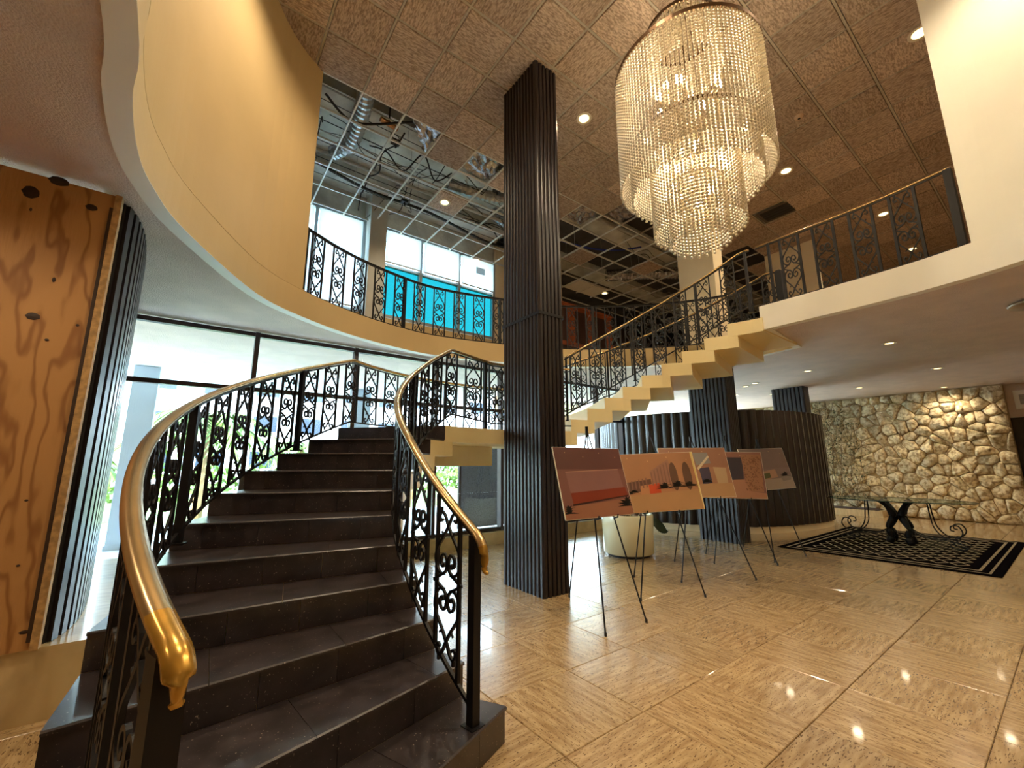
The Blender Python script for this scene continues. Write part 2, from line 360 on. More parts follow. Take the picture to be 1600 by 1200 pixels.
for j in range(-10, 36):
    for k in range(-12, 10):
        x = GX+GS*(j+.5); y = GY+GS*(k+.5)
        if missing(j, k) or not (-5 < x < 24 and -4.9 < y < 9): continue
        if 3.0 < x < 3.45 and 3.5 < y < 4.25: pass
        d = Vector((x, y, ZC-EYE)); dep = d.dot(Fw)
        vis = dep > .3 and abs(d.dot(Rw)/dep*FPX) < 830 and d.dot(Uw)/dep*FPX < 640
        vis = vis and (x > .2 or y > 4) and not (x > 6.2+max(0, y-.3)*.0 and y < -1.5*(x-6)/6)
        tiles.append((0 if vis else 1, x*x+y*y, x, y, j, k))
tiles.sort(); cr = MB(); nt = 0
for v, d, x, y, j, k in tiles:
    if not v and nt < 300:
        nt += 1
        o = inst('ceiling_tile', cw if (j, k) in ((11, 8), (12, 8)) else cme, ceil, (x, y, ZC+.006+random.uniform(0, .004)), pi/2*((j+k) % 2 if random.random() < .8 else 0))
    else: cr.box(x-e, x+e, y-e, y+e, ZC+.006, ZC+.02)
cr.build('distant_ceiling_tiles', CEILT, ceil, 'stuff')
for k in range(-12, 11):
    y = GY+GS*k; boxo('grid_bar', -5, 24, y-.012, y+.012, ZC-.004, ZC+.03, TBAR if k < 4 else TBARW, ceil)
for j in range(-10, 36):
    x = GX+GS*j
    boxo('grid_bar', x-.012, x+.012, -5, GY+GS*4, ZC-.003, ZC+.03, TBAR, ceil)
    if x > 0: boxo('grid_bar', x-.012, x+.012, GY+GS*4, YU-.05, ZC-.003, ZC+.03, TBARW, ceil)
# tiled part is closed above so the plenum stays dark there
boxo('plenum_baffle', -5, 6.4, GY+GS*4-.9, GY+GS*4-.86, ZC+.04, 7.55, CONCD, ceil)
# beams in the plenum; the wide dark one paints shade on the right
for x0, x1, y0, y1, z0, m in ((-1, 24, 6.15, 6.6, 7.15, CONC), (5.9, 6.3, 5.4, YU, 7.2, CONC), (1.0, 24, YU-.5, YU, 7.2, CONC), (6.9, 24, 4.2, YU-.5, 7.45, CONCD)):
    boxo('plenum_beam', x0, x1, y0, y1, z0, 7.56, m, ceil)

def duct(name, pts, r, m, label, cat='duct'):
    P = resample(catmull(pts, 6), .05); b = MB()
    b.tube(P, [r*(1+.05*((i % 2)*2-1)) for i in range(len(P))], 12); o = b.build(name, m, None, smooth=False); tag(o, label, cat); return o
duct('flexible_duct', [(1.5, 5.6, 7.0), (1.6, 6.1, 6.98), (1.65, 6.9, 6.95), (1.5, 7.4, 7.0)], .13, STEEL, 'short silver flexible duct above the open grid beside the tan curved wall')
duct('flexible_duct', [(3.6, 6.9, 6.95), (4.6, 6.6, 6.9), (5.2, 6.3, 6.95)], .12, STEEL, 'silver flexible duct above the open grid left of the tall dark column')
duct('foil_duct', [(5.2, 7.6, 7.3), (5.4, 7.3, 7.0), (5.6, 6.9, 6.95)], .16, FOIL, 'crumpled foil duct dropping to a diffuser left of the tall dark column')
duct('foil_duct', [(9.2, 7.6, 6.80), (10.0, 7.0, 6.86), (10.9, 6.3, 6.88), (11.3, 5.9, 6.9)], .17, FOIL, 'long shiny foil duct above the open grid behind the lowest chandelier tier')
duct('steel_conduit', [(0, 7.45, 6.95), (3.2, 7.4, 6.95), (6, 7.3, 6.95)], .035, WHITEC, 'pale conduit pipe crossing the open ceiling parallel to the windows', 'pipe')
duct('steel_conduit', [(6.2, 6.0, 7.0), (8, 5.9, 7.0), (10.4, 5.8, 7.0)], .05, WHITEC, 'pale conduit pipe right of the tall dark column above the grid', 'pipe')
# diffusers
def diffuser(x, y, s, lab, z=ZC):
    t = thing('air_diffuser', lab, 'air vent', (x, y, z))
    for q in range(4):
        w = s*(1-q*.22); b = MB()
        b.add([(-w, -w, -.0+q*.015), (w, -w, q*.015), (w, w, q*.015), (-w, w, q*.015), (-w*.82, -w*.82, .03+q*.015), (w*.82, -w*.82, .03+q*.015), (w*.82, w*.82, .03+q*.015), (-w*.82, w*.82, .03+q*.015)], [[0, 1, 5, 4], [1, 2, 6, 5], [2, 3, 7, 6], [3, 0, 4, 7]])
        b.build('louvre', plain('diffuser_brown', (.25, .16, .12)), t)
diffuser(6.1, 7.55, .3, 'square louvred air diffuser in the open grid left of the tall dark column')
diffuser(10.9, 5.8, .3, 'square air diffuser below the foil duct near the cream column', ZC+.02)
vt = thing('slot_vent', 'black rectangular slot vent in the brown tiled ceiling', 'air vent', (9.34, 3.06, ZC))
b = MB(); b.box(-.26, .26, -.34, .34, -.006, .0); b.build('frame', plain('vent_frame', (.1, .08, .06)), vt)
b = MB(); b.box(-.2, .2, -.28, .28, -.011, -.006); b.build('slot', RIBGAP, vt)
for q in (-1, 0, 1):
    b = MB(); b.box(q*.1-.004, q*.1+.004, -.28, .28, -.02, -.011); b.build('blade', plain('vent_blade', (.05, .05, .05)), vt)
# smoke detector
t = thing('smoke_detector', 'small round smoke detector on the tiled ceiling right of the chandelier', 'smoke detector', (6.86, 1.8, ZC-.001))
b = MB(); b.lathe([(0, -.05), (.05, -.05), (.065, -.02), (.065, .0)], 20); b.build('cover', plain('detector_body', (.6, .42, .28)), t, smooth=True)
b = MB(); b.lathe([(0, -.052), (.02, -.052), (.02, -.049)], 12); b.build('grille', RIBGAP, t)
# foil insulation seen through missing tiles
for j, k, lab in ((1, 4, 'white edged foil insulation sheet hanging through the grid left of the tall dark column'), (3, 4, 'crinkled foil insulation square touching the left side of the tall dark column'), (7, 4, 'crinkled foil insulation square just right of the tall dark column'), (8, 3, 'crinkled foil insulation batt behind the chandelier\'s left edge')):
    x0 = GX+GS*j+.02; y0 = GY+GS*k+.02; n = 9; b = MB(); vs = []
    for a in range(n):
        for c in range(n): vs.append((x0+.6*a/(n-1), y0+.6*c/(n-1), ZC+.05+random.uniform(0, .06)+(.28*(1-a/(n-1)) if j == 1 else 0)))
    fs = [[a*n+c, a*n+c+1, (a+1)*n+c+1, (a+1)*n+c] for a in range(n-1) for c in range(n-1) if not (j == 1 and c > a)]
    b.add(vs, fs); tag(b.build('foil_insulation', FOIL), lab, 'insulation', 'foil insulation in the open ceiling')
# cables
def cable(pts, r, m, label, name='loose_cable'):
    b = MB(); b.tube(catmull(pts, 7), r, 5); tag(b.build(name, m), label, 'cable', 'loose cables in the open ceiling'); 
rnd = random.Random(3)
def rp_(x0, x1, y0, y1): return (rnd.uniform(x0, x1), rnd.uniform(y0, y1))
for i in range(22):
    x, y = rp_(1.0, 5.4, 5.7, 7.6); P = []; a = rnd.uniform(-.4, .4) if i % 3 else rnd.uniform(1.2, 1.9)
    L = rnd.uniform(.3, .7)
    for q in range(6): P.append((x+cos(a)*L*q/1.6+rnd.uniform(-.07, .07), y+sin(a)*L*q/1.6+rnd.uniform(-.07, .07), 6.72+rnd.uniform(-.08, .35)))
    cable(P, rnd.choice((.006, .009, .014)), rnd.choice((CABLE, CABLE, CABLE, WHITEC)), 'loose thin cable drooping above the open ceiling grid by the upstairs windows')
for i in range(9):
    y = 5.65+.31*i; cable([(-.2, y, 6.9+.05*(i % 3)), (3, y+.03, 6.88+.05*(i % 3)), (6.3, y, 6.9+.05*(i % 3))], (.008, .014, .006)[i % 3], (CABLE, WHITEC, CABLE)[i % 3], 'straight thin conduit running parallel to the upstairs windows above the open grid', 'thin_conduit')
for i in range(12):
    x, y = rp_(6.2, 12, 5.0, 8.0); P = [(x+q*.45, y+rnd.uniform(-.12, .12), 6.75+rnd.uniform(0, .35)) for q in range(5)]
    cable(P, rnd.choice((.006, .01)), rnd.choice((CABLE, WHITEC)), 'loose thin cable above the open ceiling grid right of the tall dark column')
cable([(1.0, 7.5, 6.8), (2.2, 7.7, 6.72), (3.6, 7.8, 6.8), (5.2, 8.0, 6.75), (6.4, 8.1, 6.9)], .03, CABLE, 'thick bundled black cable running across the open ceiling near the windows', 'cable_bundle')
cable([(1.0, 5.9, 6.75), (1.5, 6.1, 6.68), (2.3, 5.8, 6.9), (2.6, 5.9, 7.1)], .02, CABLE, 'thick black cable beside the top of the tan curved wall', 'cable_bundle')
cable([(6.6, 6.9, 6.75), (7.4, 6.6, 6.66), (8.1, 6.3, 6.7), (8.7, 6.0, 6.85)], .022, BLUEC, 'blue cable above the open grid right of the tall dark column', 'blue_cable')
for i, (x, y) in enumerate([rp_(1.2, 5.8, 5.8, 8.4) for _ in range(22)]+[rp_(6.4, 12, 5.2, 8.2) for _ in range(12)]):
    b = MB(); b.tube([(x, y, ZC+.02), (x+rnd.uniform(-.05, .05), y+rnd.uniform(-.05, .05), 7.5)], .004, 4); tag(b.build('hanger_wire', WHITEC), 'thin vertical hanger wire between the open grid and the deck', 'wire', 'hanger wires of the open ceiling')
def jbox(x, y, z, lab):
    t = thing('junction_box', lab, 'electrical box', (x, y, z)); b = MB(); b.box(-.07, .07, -.05, .05, -.03, .03); b.build('housing', CABLE, t)
    b = MB(); b.tube(catmull([(0, 0, .03), (.08, .05, .15), (0, .1, .24), (-.08, .04, .14), (0, 0, .03)], 6), .007, 5); b.build('cable_loop', CABLE, t)
    b = MB(); b.tube([(0, 0, -.03), (.01, 0, -.09)], .018, 6); b.build('plug', CABLE, t)
jbox(2.95, 7.6, 6.7, 'small black junction box with a cable loop in front of the upstairs windows')
jbox(3.6, 7.3, 6.75, 'small black junction box hanging between the looped box and the lit tile')
jbox(4.3, 6.2, 6.72, 'small black junction box above the lit tile left of the dark column')
jbox(2.2, 6.2, 6.75, 'small black box under the conduit near the tan curved wall')
t = thing('orange_fixture', 'copper colored cylindrical fixture on the conduit above the open grid', 'light fixture', (2.02, 6.05, 6.9))
b = MB(); b.tube([(-.15, -.02, 0), (.15, .02, 0)], .045, 10); b.build('barrel', mat('copper', (.5, .24, .1), .3, .7, var=.2), t); b = MB(); b.tube([(0, 0, .04), (0, 0, .6)], .012, 5); b.build('hanger', CABLE, t)

# downlights
def downlight(x, y, z, lab, power, group, r=.085, lm='SPOT'):
    t = thing('downlight', lab, 'downlight', (x, y, z), 0, group)
    b = MB(); b.lathe([(r+.03, -.001), (r+.03, -.008), (r, -.008), (r-.01, .0)], 20); b.build('trim_ring', TRIMW, t)
    b = MB(); b.lathe([(0, -.004), (r-.008, -.004)], 20); b.build('lens', LAMPM, t)
    if power:
        l = lamp('downlight_lamp', 'SPOT', (x, y, z-.02), power, (1, .80, .54), .06, 150); 
G1 = 'recessed downlights in the tall ceiling'
for x, y, lab in ((4.24, 3.78, 'lit recessed downlight in a brown ceiling tile between the dark column and chandelier'), (8.04, 2.42, 'lit recessed downlight right of the lowest edge of the chandelier'),
                  (3.53, 6.93, 'lit downlight in a lone open-grid tile, nearer of the two left of the column'), (5.34, 8.75-.1, 'lit downlight in a lone tile by the upstairs window corner'),
                  (11.2, 1.74, 'lit downlight seen through the third scroll of the right railing'), (13.7, 1.73, 'lit downlight seen between bars low in the right railing'),
                  (9.69, 8.09, 'lit downlight in pale tiles right of the tall dark column')):
    downlight(x, y, ZC-.024, lab, 260, G1)
for x, y in ((1.6, 1.6), (4.6, -.3), (.8, 3.6), (6.6, .4)): downlight(x, y, ZC-.024, 'added out-of-view fill downlight over the near part of the lobby', 430, G1)  # added lamps outside the frame, brightening the near lobby
G2 = 'recessed downlights in the low soffit'
k_ = (ZS-EYE)/(3.19-EYE)
for x, y, lab, p in ((8.63, 1.55, 'small soffit downlight nearest the right railing above the rug', 60), (11.78, 1.46, 'small soffit downlight over the far edge of the rug', 60), (9.92, 3.10, 'small soffit downlight left of the third dark column', 60), (13.26, 3.09, 'small soffit downlight above the vines on the stone wall', 130),
                     (14.9, 1.8, 'soffit downlight washing the top right stones with yellow light', 110), (10.46, 4.36, 'soffit downlight over the round screen, first of its cluster', 40), (10.71, 4.69, 'soffit downlight over the round screen, second of its cluster', 40), (11.83, 5.46, 'soffit downlight over the round screen, deepest of its cluster', 40), (12.54, 4.82, 'soffit downlight over the round screen beside the third column', 40)):
    downlight(x*k_, y*k_, ZS+.018, lab, p, G2, .06)
for x, y in ((8.2, -.8), (11, -.6), (-1.6, 1.2), (-1.2, 2.6), (2, -3), (5.5, -3)): downlight(x, y, ZS+.018, 'small added fill downlight, out of view, beside the lobby void', 70, G2, .06)  # more added lamps outside the frame, for ambient light under the soffit

# ---------------------------------------------------------------- windows
def window(name, x0, x1, y, z0, z1, xs, zs, m, glass, fw=.05, blind=None):
    w = bpy.data.objects.new(name, None); C.objects.link(w); w['kind'] = 'structure'
    for x in xs: boxo('mullion', x-fw/2, x+fw/2, y-.06, y+.06, z0, z1, m, w)
    for a, c in zip(xs, xs[1:]):
        for z in zs: boxo('transom', a+fw/2, c-fw/2, y-.04, y+.04, z-fw/2, z+fw/2, m, w)
        zz = [z for z in zs]
        for p, q in zip(zz, zz[1:]): boxo('pane', a+fw/2, c-fw/2, y-.004, y+.004, p+fw/2, q-fw/2, glass, w)
    return w
window('window_1', -.8, 8.05, YW, .2, ZS, [-.76, .54, 1.84, 3.2, 4.55, 5.9, 7.2, 8.05], [.23, 2.33, ZS-.03], DARKFR, GLASS, .055)
# left wall: plywood hoarding and ribbed metal side
ply = thing('plywood_hoarding', 'large knotty plywood sheet boarding up the opening at far left', 'plywood', (0, 0, 0))
b = MB(); b.box(-1.86, -.585, 3.555, 3.585, .379, ZS-.004); b.build('sheet', PLY, ply)
b = MB(); b.box(-.582, -.548, 3.535, 3.6, .377, ZS-.004); b.build('edge_strip', PLYE, ply)
b = MB(); b.box(-.6, -.58, 3.54, 3.557, .42, ZS-.1)
b.build('dark_gap', KNOT, ply)
def kn(px, py, rx, rz):
    d = Fw+Rw*((px-800)/FPX)-Uw*((py-600)/FPX); s = 3.552/d.y; x = d.x*s; z = EYE+d.z*s
    b = MB(); n = 14; b.add([(x, 3.551, z)]+[(x+rx*cos(2*pi*i/n)*(1+.12*sin(3*i)), 3.5535, z+rz*sin(2*pi*i/n)) for i in range(n)], [[0, 1+(i+1) % n, 1+i] for i in range(n)]); b.build('knot', KNOT, ply)
for a in ((48, 300, .036, .04), (92, 283, .045, .03), (143, 324, .028, .022), (51, 494, .03, .022), (121, 508, .008, .008), (84, 437, .008, .016), (73, 531, .01, .008), (183, 323, .008, .02), (48, 327, .006, .012), (38, 988, .022, .01), (41, 782, .008, .006), (28, 884, .008, .006)): kn(*a)
RP = catmull([(-.545, 3.64, 0), (-.50, 3.86, 0), (-.495, 4.25, 0), (-.565, 5.04, 0), (-.70, 6.0, 0), (-.78, 6.38, 0)], 8)
wr = struct(MB().build('wall_ribbed', RIBGAP)); bb = MB()
for a, c in zip(RP, RP[1:]): bb.add([(p.x-q, p.y, z) for z in (.375, ZS) for p, q in ((a, 0), (c, 0), (c, .12), (a, .12))], [[0, 1, 5, 4], [1, 2, 6, 5], [2, 3, 7, 6], [3, 0, 4, 7], [4, 5, 6, 7]])
bb.build('backing', RIBGAP, wr)
rs = resample(RP, .1); rb = MB(); rb.box(-.03, .022, -.031, .031, .377, ZS-.004); rme = rb.mesh('rib'); rme.materials.append(BROWNRIB)
for i in range(len(rs)-1):
    t = rs[i+1]-rs[i]; inst('rib', rme, wr, rs[i]+t*.5, math.atan2(t.y, t.x)-pi/2)

# upper windows with blinds
wu = window('window_2', 0, 6, YU, 4.5, 6.62, [.45, 1.52, 2.48], [4.55, 6.6], GREYFR, GLASS, .07)
wv = window('window_3', 0, 6, YU, 4.5, 6.62, [2.92, 3.84, 4.87, 5.91], [4.55, 5.75, 6.6], GREYFR, GLASS, .07)
for a, c, z in ((.5, 1.46, 4.6), (1.56, 2.44, 4.6), (2.97, 3.8, 5.8), (3.88, 4.83, 5.8), (4.91, 5.87, 5.8)):
    t = thing('roller_blind', 'white roller blind %s' % {.5: 'in the upstairs pane nearest the tan wall, fully down', 1.56: 'in the upstairs pane just left of the grey pier, fully down', 2.97: 'half down just right of the grey pier upstairs', 3.88: 'half down in the middle upstairs pane right of the pier', 4.91: 'half down in the last upstairs pane before the dark column'}[a], 'blind', (0, 0, 0), 0, 'roller blinds in the upstairs windows')
    boxo('fabric', a, c, YU-.10, YU-.095, z, 6.55, BLIND, t); boxo('bottom_bar', a, c, YU-.105, YU-.09, z-.03, z, TRIMW, t)
# tinted lower panes
for o in list(wv.children):
    if o.name.startswith('pane') and o.data.vertices[0].co.z < 5: o.data.materials[0] = TINT
wallbox('wall_upper_pier', 2.52, 2.88, YU-.35, YU+.1, ZU, 7.5, m=plain('grey_pier', (.62, .62, .56)))
wallbox('wall_upper_sill', -5, 6.0, YU-.05, YU+.12, ZU, 4.5, m=OLIVE)
wallbox('wall_upper_head', -5, 6.0, YU+.03, YU+.15, 6.63, 7.6, m=CONC)
wallbox('wall_upper_left', -5, .41, YU-.05, YU+.12, 4.5, 7.6, m=CREAM)
wallbox('wall_upper_mid', 5.96, 8.4, YU-.05, YU+.12, ZU, 7.6, m=CREAM)
wallbox('wall_upper_side', 8.3, 8.4, YU+.14, 11.9, ZU, 7.6, m=CREAM)
wallbox('floor_upper_rear', 8.4, 24, YU+.3, 12.2, ZS+.05, ZU-.004, m=OLIVE)
wallbox('wall_upper_rear', 8.3, 24.2, 12, 12.2, ZU, 7.6, m=plain('dark_far_wall', (.16, .1, .08)))
wallbox('wall_upper_parapet', 8.9, 13.5, 8.6, 8.7, ZU, 4.95, m=WHITEP)
wallbox('wall_upper_closet', 11.2, 11.5, 3.05, 4.1, ZU, ZC-.01, m=CREAM)
# pale end card on the window ledge
t = thing('paper_notice', 'small grey notice hanging high in the last upstairs window pane', 'notice', (5.45, YU-.12, 6.25))
b = MB(); b.box(-.13, .13, -.004, .004, -.09, .09); b.build('sheet', translucent('notice_grey', (.6, .66, .7), .5), t)

# ---------------------------------------------------------------- columns clad in dark ribs
def ribcol(x0, x1, y0, y1, z0, z1, nx, ny, lab, band=None):
    t = thing('ribbed_column', lab, 'column', ((x0+x1)/2, (y0+y1)/2, z0)); cx, cy = (x0+x1)/2, (y0+y1)/2
    b = MB(); b.box(x0-cx+.02, x1-cx-.02, y0-cy+.02, y1-cy-.02, 0, z1-z0); b.build('core', RIBGAP, t)
    segs = [(0, z1-z0)] if not band else [(0, band-z0), (band-z0+.035, z1-z0)]
    for za, zb in segs:
        for side in range(4):
            n = ny if side in (0, 2) else nx; L = (y1-y0) if side in (0, 2) else (x1-x0); w = L/n; me = None
            for i in range(n):
                u = -L/2+w*(i+.5)
                if me is None:
                    b = MB(); q = w*.38; b.prism([(-q, 0), (q, 0), (q, .016), (q*.6, .024), (-q*.6, .024), (-q, .016)], za, zb); me = b.mesh('rib'); me.materials.append(BROWNRIB)
                ox, oy, rz = ((x0-cx+.019, u, pi/2), (u, y0-cy+.019, pi), (x1-cx-.019, u, -pi/2), (u, y1-cy-.019, 0))[side]
                if side == 0: ox -= .0
                inst('rib', me, t, (ox, oy, 0), rz)
    if band:
        b = MB(); 
        for a in ((x0-cx-.012, x1-cx+.012, y0-cy-.012, y1-cy+.012),): b.box(*a, band-z0, band-z0+.035)
        b.build('band', IRON, t)
    return t
ribcol(3.03, 3.40, 3.50, 4.21, 0, ZC-.006, 6, 11, 'tall dark ribbed column rising from floor to ceiling beside the stairs', 3.06)
ribcol(7.63, 7.98, 3.68, 4.42, 0, ZS-.002, 6, 10, 'dark ribbed column behind the framed easel boards')
ribcol(11.2, 11.52, 3.64, 4.32, 0, ZS+.018, 5, 8, 'dark ribbed column top rising above the round screen wall')
t = thing('cream_column', 'cream painted square column upstairs below the chandelier', 'column', (7.82, 4.05, ZU+.002))
b = MB(); b.box(-.2, .17, -.37, .36, 0, ZC-ZU-.01); b.build('shaft', CREAM, t)
b = MB(); b.box(-.22, .19, -.39, .38, 0, .1); b.build('base', CREAM, t)

# ---------------------------------------------------------------- stairs
def aout(k): return 180.5-7.15*(k-3) if k <= 11 else 70.6-7.45*(k-12)
AIN = {1: 188.7, 2: 182.5, 3: 176.8, 4: 171.0}
def ain(k):
    if k <= 4: return 188.7-5.9*(k-1)
    if k <= 11: return 171.0-7.5*(k-4)
    return 70.6-7.45*(k-12)
RIN = {1: 2.09, 2: 2.19, 3: 2.24, 4: 2.28, 5: 2.3, 6: 2.33, 7: 2.35, 8: 2.37, 9: 2.39, 10: 2.41, 11: 2.42, 12: 2.02, 13: 2.06, 14: 2.09, 15: 2.13, 16: 2.16, 17: 2.2, 18: 2.24, 19: 2.31, 20: 2.36, 21: 2.41, 22: 2.43}
def rin(k):
    a = int(math.floor(k)); f = k-a; a = max(1, min(22, a)); b2 = max(1, min(22, a+1)); return RIN[a]*(1-f)+RIN[b2]*f
def rout(k): return 3.76 if k <= 11 else 3.58
st = thing('curved_staircase', 'sweeping curved staircase with black terrazzo steps below and cream flight above', 'staircase', (0, 0, 0))
def I(k): return Vector(pol(rin(k), ain(k)))
def O(k): return Vector(pol(rout(k), aout(k)))
T = .185
for k in range(1, 21):
    if k == 11:
        inn = [I(11)]+[Vector(pol(2.42+(2.02-2.42)*f, 118.5+(70.6-118.5)*f)) for f in (.2, .4, .6, .8)]+[I(12), I(12.35)]
        out = [O(11)]+[Vector(pol(3.76-.18*f, aout(11)+(70.6-aout(11))*f)) for f in (.15, .3, .45, .6, .75, .9)]+[O(12), O(12.35)]
        poly = inn+out[::-1]; zt = 11*H
    else:
        ov = .45 if k > 3 else 1.0
        nx = k+1+ov*.85
        if k == 10: inn = [I(10), I(11), Vector(pol(2.40, 115.2))]; out = [O(10), O(11), Vector(pol(3.76, aout(11)-4))]
        else: inn = [I(k), I(k+1), I(min(nx, 22))]; out = [O(k), O(k+1), O(min(nx, 22))]
        poly = inn+out[::-1]; zt = k*H
    fr = .012 if k <= 11 else 0
    if fr:
        n0 = (inn[1]-inn[0]).normalized(); n1 = (out[1]-out[0]).normalized(); poly = list(poly); poly[0] = inn[0]+n0*fr; poly[-1] = out[0]+n1*fr
    b = MB(); zb = 0 if k <= 2 else zt-T
    if k == 3: zb = .02
    top = zt-(.015 if k <= 10 else 0)
    b.prism([(p.x, p.y) for p in poly], zb, top); s_ = b.build('step', STRING, st)
    if k <= 11:
        a, c = inn[0], out[0]; n0 = (inn[1]-inn[0]).normalized(); n1 = (out[1]-out[0]).normalized(); N = 5
        cuts = [0, .13, .36, .58, .8, 1] if k % 2 else [0, .2, .44, .66, .88, 1]
        for f0, f1 in zip(cuts, cuts[1:]):
            f0 += .0008; f1 -= .0008
            p, q = a.lerp(c, f0), a.lerp(c, f1); m0 = n0.lerp(n1, f0)*.0125; m1 = n0.lerp(n1, f1)*.0125
            b = MB(); b.prism([(p.x, p.y), (q.x, q.y), (q.x+m1.x, q.y+m1.y), (p.x+m0.x, p.y+m0.y)], (k-1)*H+.001, zt-.0155 if k < 11 else zt); b.build('riser_tile', TERR, s_)
    if k <= 10:
        i0, i1, o0, o1 = inn[0], inn[1], out[0], out[1]; i0 = i0-n0*.012; o0 = o0-n1*.012
        cuts = [0, .34, .7, 1] if k % 2 else [0, .12, .5, .86, 1]
        for f0, f1 in zip(cuts, cuts[1:]):
            f0 += .0008; f1 -= .0008
            q = [i0.lerp(o0, f0), i0.lerp(o0, f1), i1.lerp(o1, f1), i1.lerp(o1, f0)]
            b = MB(); w0 = (q[3]-q[0]).normalized()*.006; w1 = (q[2]-q[1]).normalized()*.006; a_, c_ = q[0]+w0, q[1]+w1
            V_ = [(*p_, z_) for p_, z_ in ((q[0], zt-.0148), (q[1], zt-.0148), (q[2], zt-.0148), (q[3], zt-.0148), (q[0], zt-.006), (q[1], zt-.006), (a_, zt), (c_, zt), (q[2], zt), (q[3], zt))]
            b.add(V_, [[3, 2, 1, 0], [0, 1, 5, 4], [4, 5, 7, 6], [6, 7, 8, 9], [1, 2, 8, 7, 5], [2, 3, 9, 8], [3, 0, 4, 6, 9]]); b.build('tread_tile', TERR, s_)
# beam carrying the landing
b = MB(); P = [Vector(pol(3.0, a)) for a in (112, 104, 96, 88)]; Q = [Vector(pol(3.25, a)) for a in (88, 96, 104, 112)]
b.prism([(p.x, p.y) for p in P+Q], 1.33, 11*H-T+.001); b.build('landing_beam', CREAM, st)

# ---------------------------------------------------------------- railings
PH = .78; PWD = .2
def scroll_mesh(hh):
    b = MB(); w = PWD
    def cv(pts, r=.0088, n=5):
        P = [Vector((x*w, 0, z*hh)) for x, z in pts]; b.tube(catmull(P, n), r, 4, up=(0, 1, 0))
    for sx_ in (-1, 1):
        A = [(-.20, .915), (-.29, .90), (-.33, .935), (-.25, .965), (-.13, .94), (-.03, .885), (.16, .80), (.37, .72), (.445, .655), (.39, .585), (.22, .548), (.06, .575), (.025, .635), (.10, .678), (.22, .665), (.25, .622), (.17, .596), (.12, .622)]
        cv([(sx_*x, z) for x, z in A]); cv([(sx_*x, 1-z) for x, z in A])
        cv([(sx_*.5, .5), (sx_*.38, .515), (sx_*.22, .54), (sx_*.10, .552)], n=3); cv([(sx_*.5, .5), (sx_*.38, .485), (sx_*.22, .46), (sx_*.10, .448)], n=3)
        cv([(sx_*.26, .96), (sx_*.26, 1.0)], n=2); cv([(sx_*.26, .04), (sx_*.26, 0)], n=2)
        for zz in (.8, .2): cv([(sx_*.15, zz), (sx_*.24, zz+(.03 if zz > .5 else -.03))], .006, 2)
    me = b.mesh('scroll_panel'); me.materials.append(IRON); return me
SCR = {}
def baluster_mesh(h, w):
    b = MB(); b.box(-w/2, w/2, -w/2, w/2, 0, h); me = b.mesh('baluster'); me.materials.append(IRON); return me
def railing(name, label, path, h, rail_r, rail_m, pitch, first=.12, posts=(), hr=None, pw=PWD, bot=.07, volute=None, ends=True, bw=.018, rail_n=8, rel=.62):
    t = thing(name, label, 'railing', path[0][:3])
    org = Vector(path[0]); P = resample([Vector(p)-org for p in path], .03); N = len(P)
    def hA(i): return h(i/(N-1)) if callable(h) else h
    top = [P[i]+Vector((0, 0, hA(i))) for i in range(N)]
    b = MB(); rail = list(top)
    rr = [rail_r]*len(rail)
    if volute: rail, rr = volute(rail, rail_r)
    b.tube(rail, rr, rail_n, rx=rel); b.build('handrail', rail_m, t, smooth=True)
    b = MB(); b.tube([p-Vector((0, 0, rail_r*rel+.012)) for p in top], .011, 4); b.build('top_channel', IRON, t)
    b = MB(); b.tube([p+Vector((0, 0, bot)) for p in P], .012, 4); b.build('bottom_rail', IRON, t)
    hh = (hA(N//2)-rail_r*rel-.02-bot)
    key = round(hh, 3)
    if key not in SCR: SCR[key] = (scroll_mesh(hh), baluster_mesh(hh, bw))
    sm, bme = SCR[key]
    def pos(s):
        f = max(0, min(N-1.001, s/.03)); i = int(f); p = P[i].lerp(P[i+1], f-i); d = P[i+1]-P[i]; return p, math.atan2(d.y, d.x), i
    s = first; L = (N-1)*.03
    while s+pw < L-.03:
        for q in (0, pw):
            p, a, i = pos(s+q); o = inst('baluster', bme, t, (p.x, p.y, p.z+bot), a, (1, 1, (hA(i)-rail_r*rel-.02-bot)/hh))
        p, a, i = pos(s+pw/2); inst('scroll_panel', sm, t, (p.x, p.y, p.z+bot), a, (pw/PWD, 1, (hA(i)-rail_r*rel-.02-bot)/hh))
        s += pitch
    for s, w, down in posts:
        p, a, i = pos(s if s >= 0 else L+s); b = MB(); b.box(-w/2, w/2, -w/2, w/2, -down, hA(i)-rail_r*rel); o = b.build('post', IRON, t); at(o, p, a)
        b = MB(); b.box(-w*.9, w*.9, -w*.9, w*.9, -down, -down+.012); o = b.build('post_foot', IRON, t); at(o, p, a)
    return t
def zslope(k): return k*H
def inner_path(k0, k1, n=60, dr=.16):
    out = []
    for i in range(n+1):
        k = k0+(k1-k0)*i/n; out.append((*pol(2.32 if k < 4 else 2.38, ain(k)), k*H))
    return out
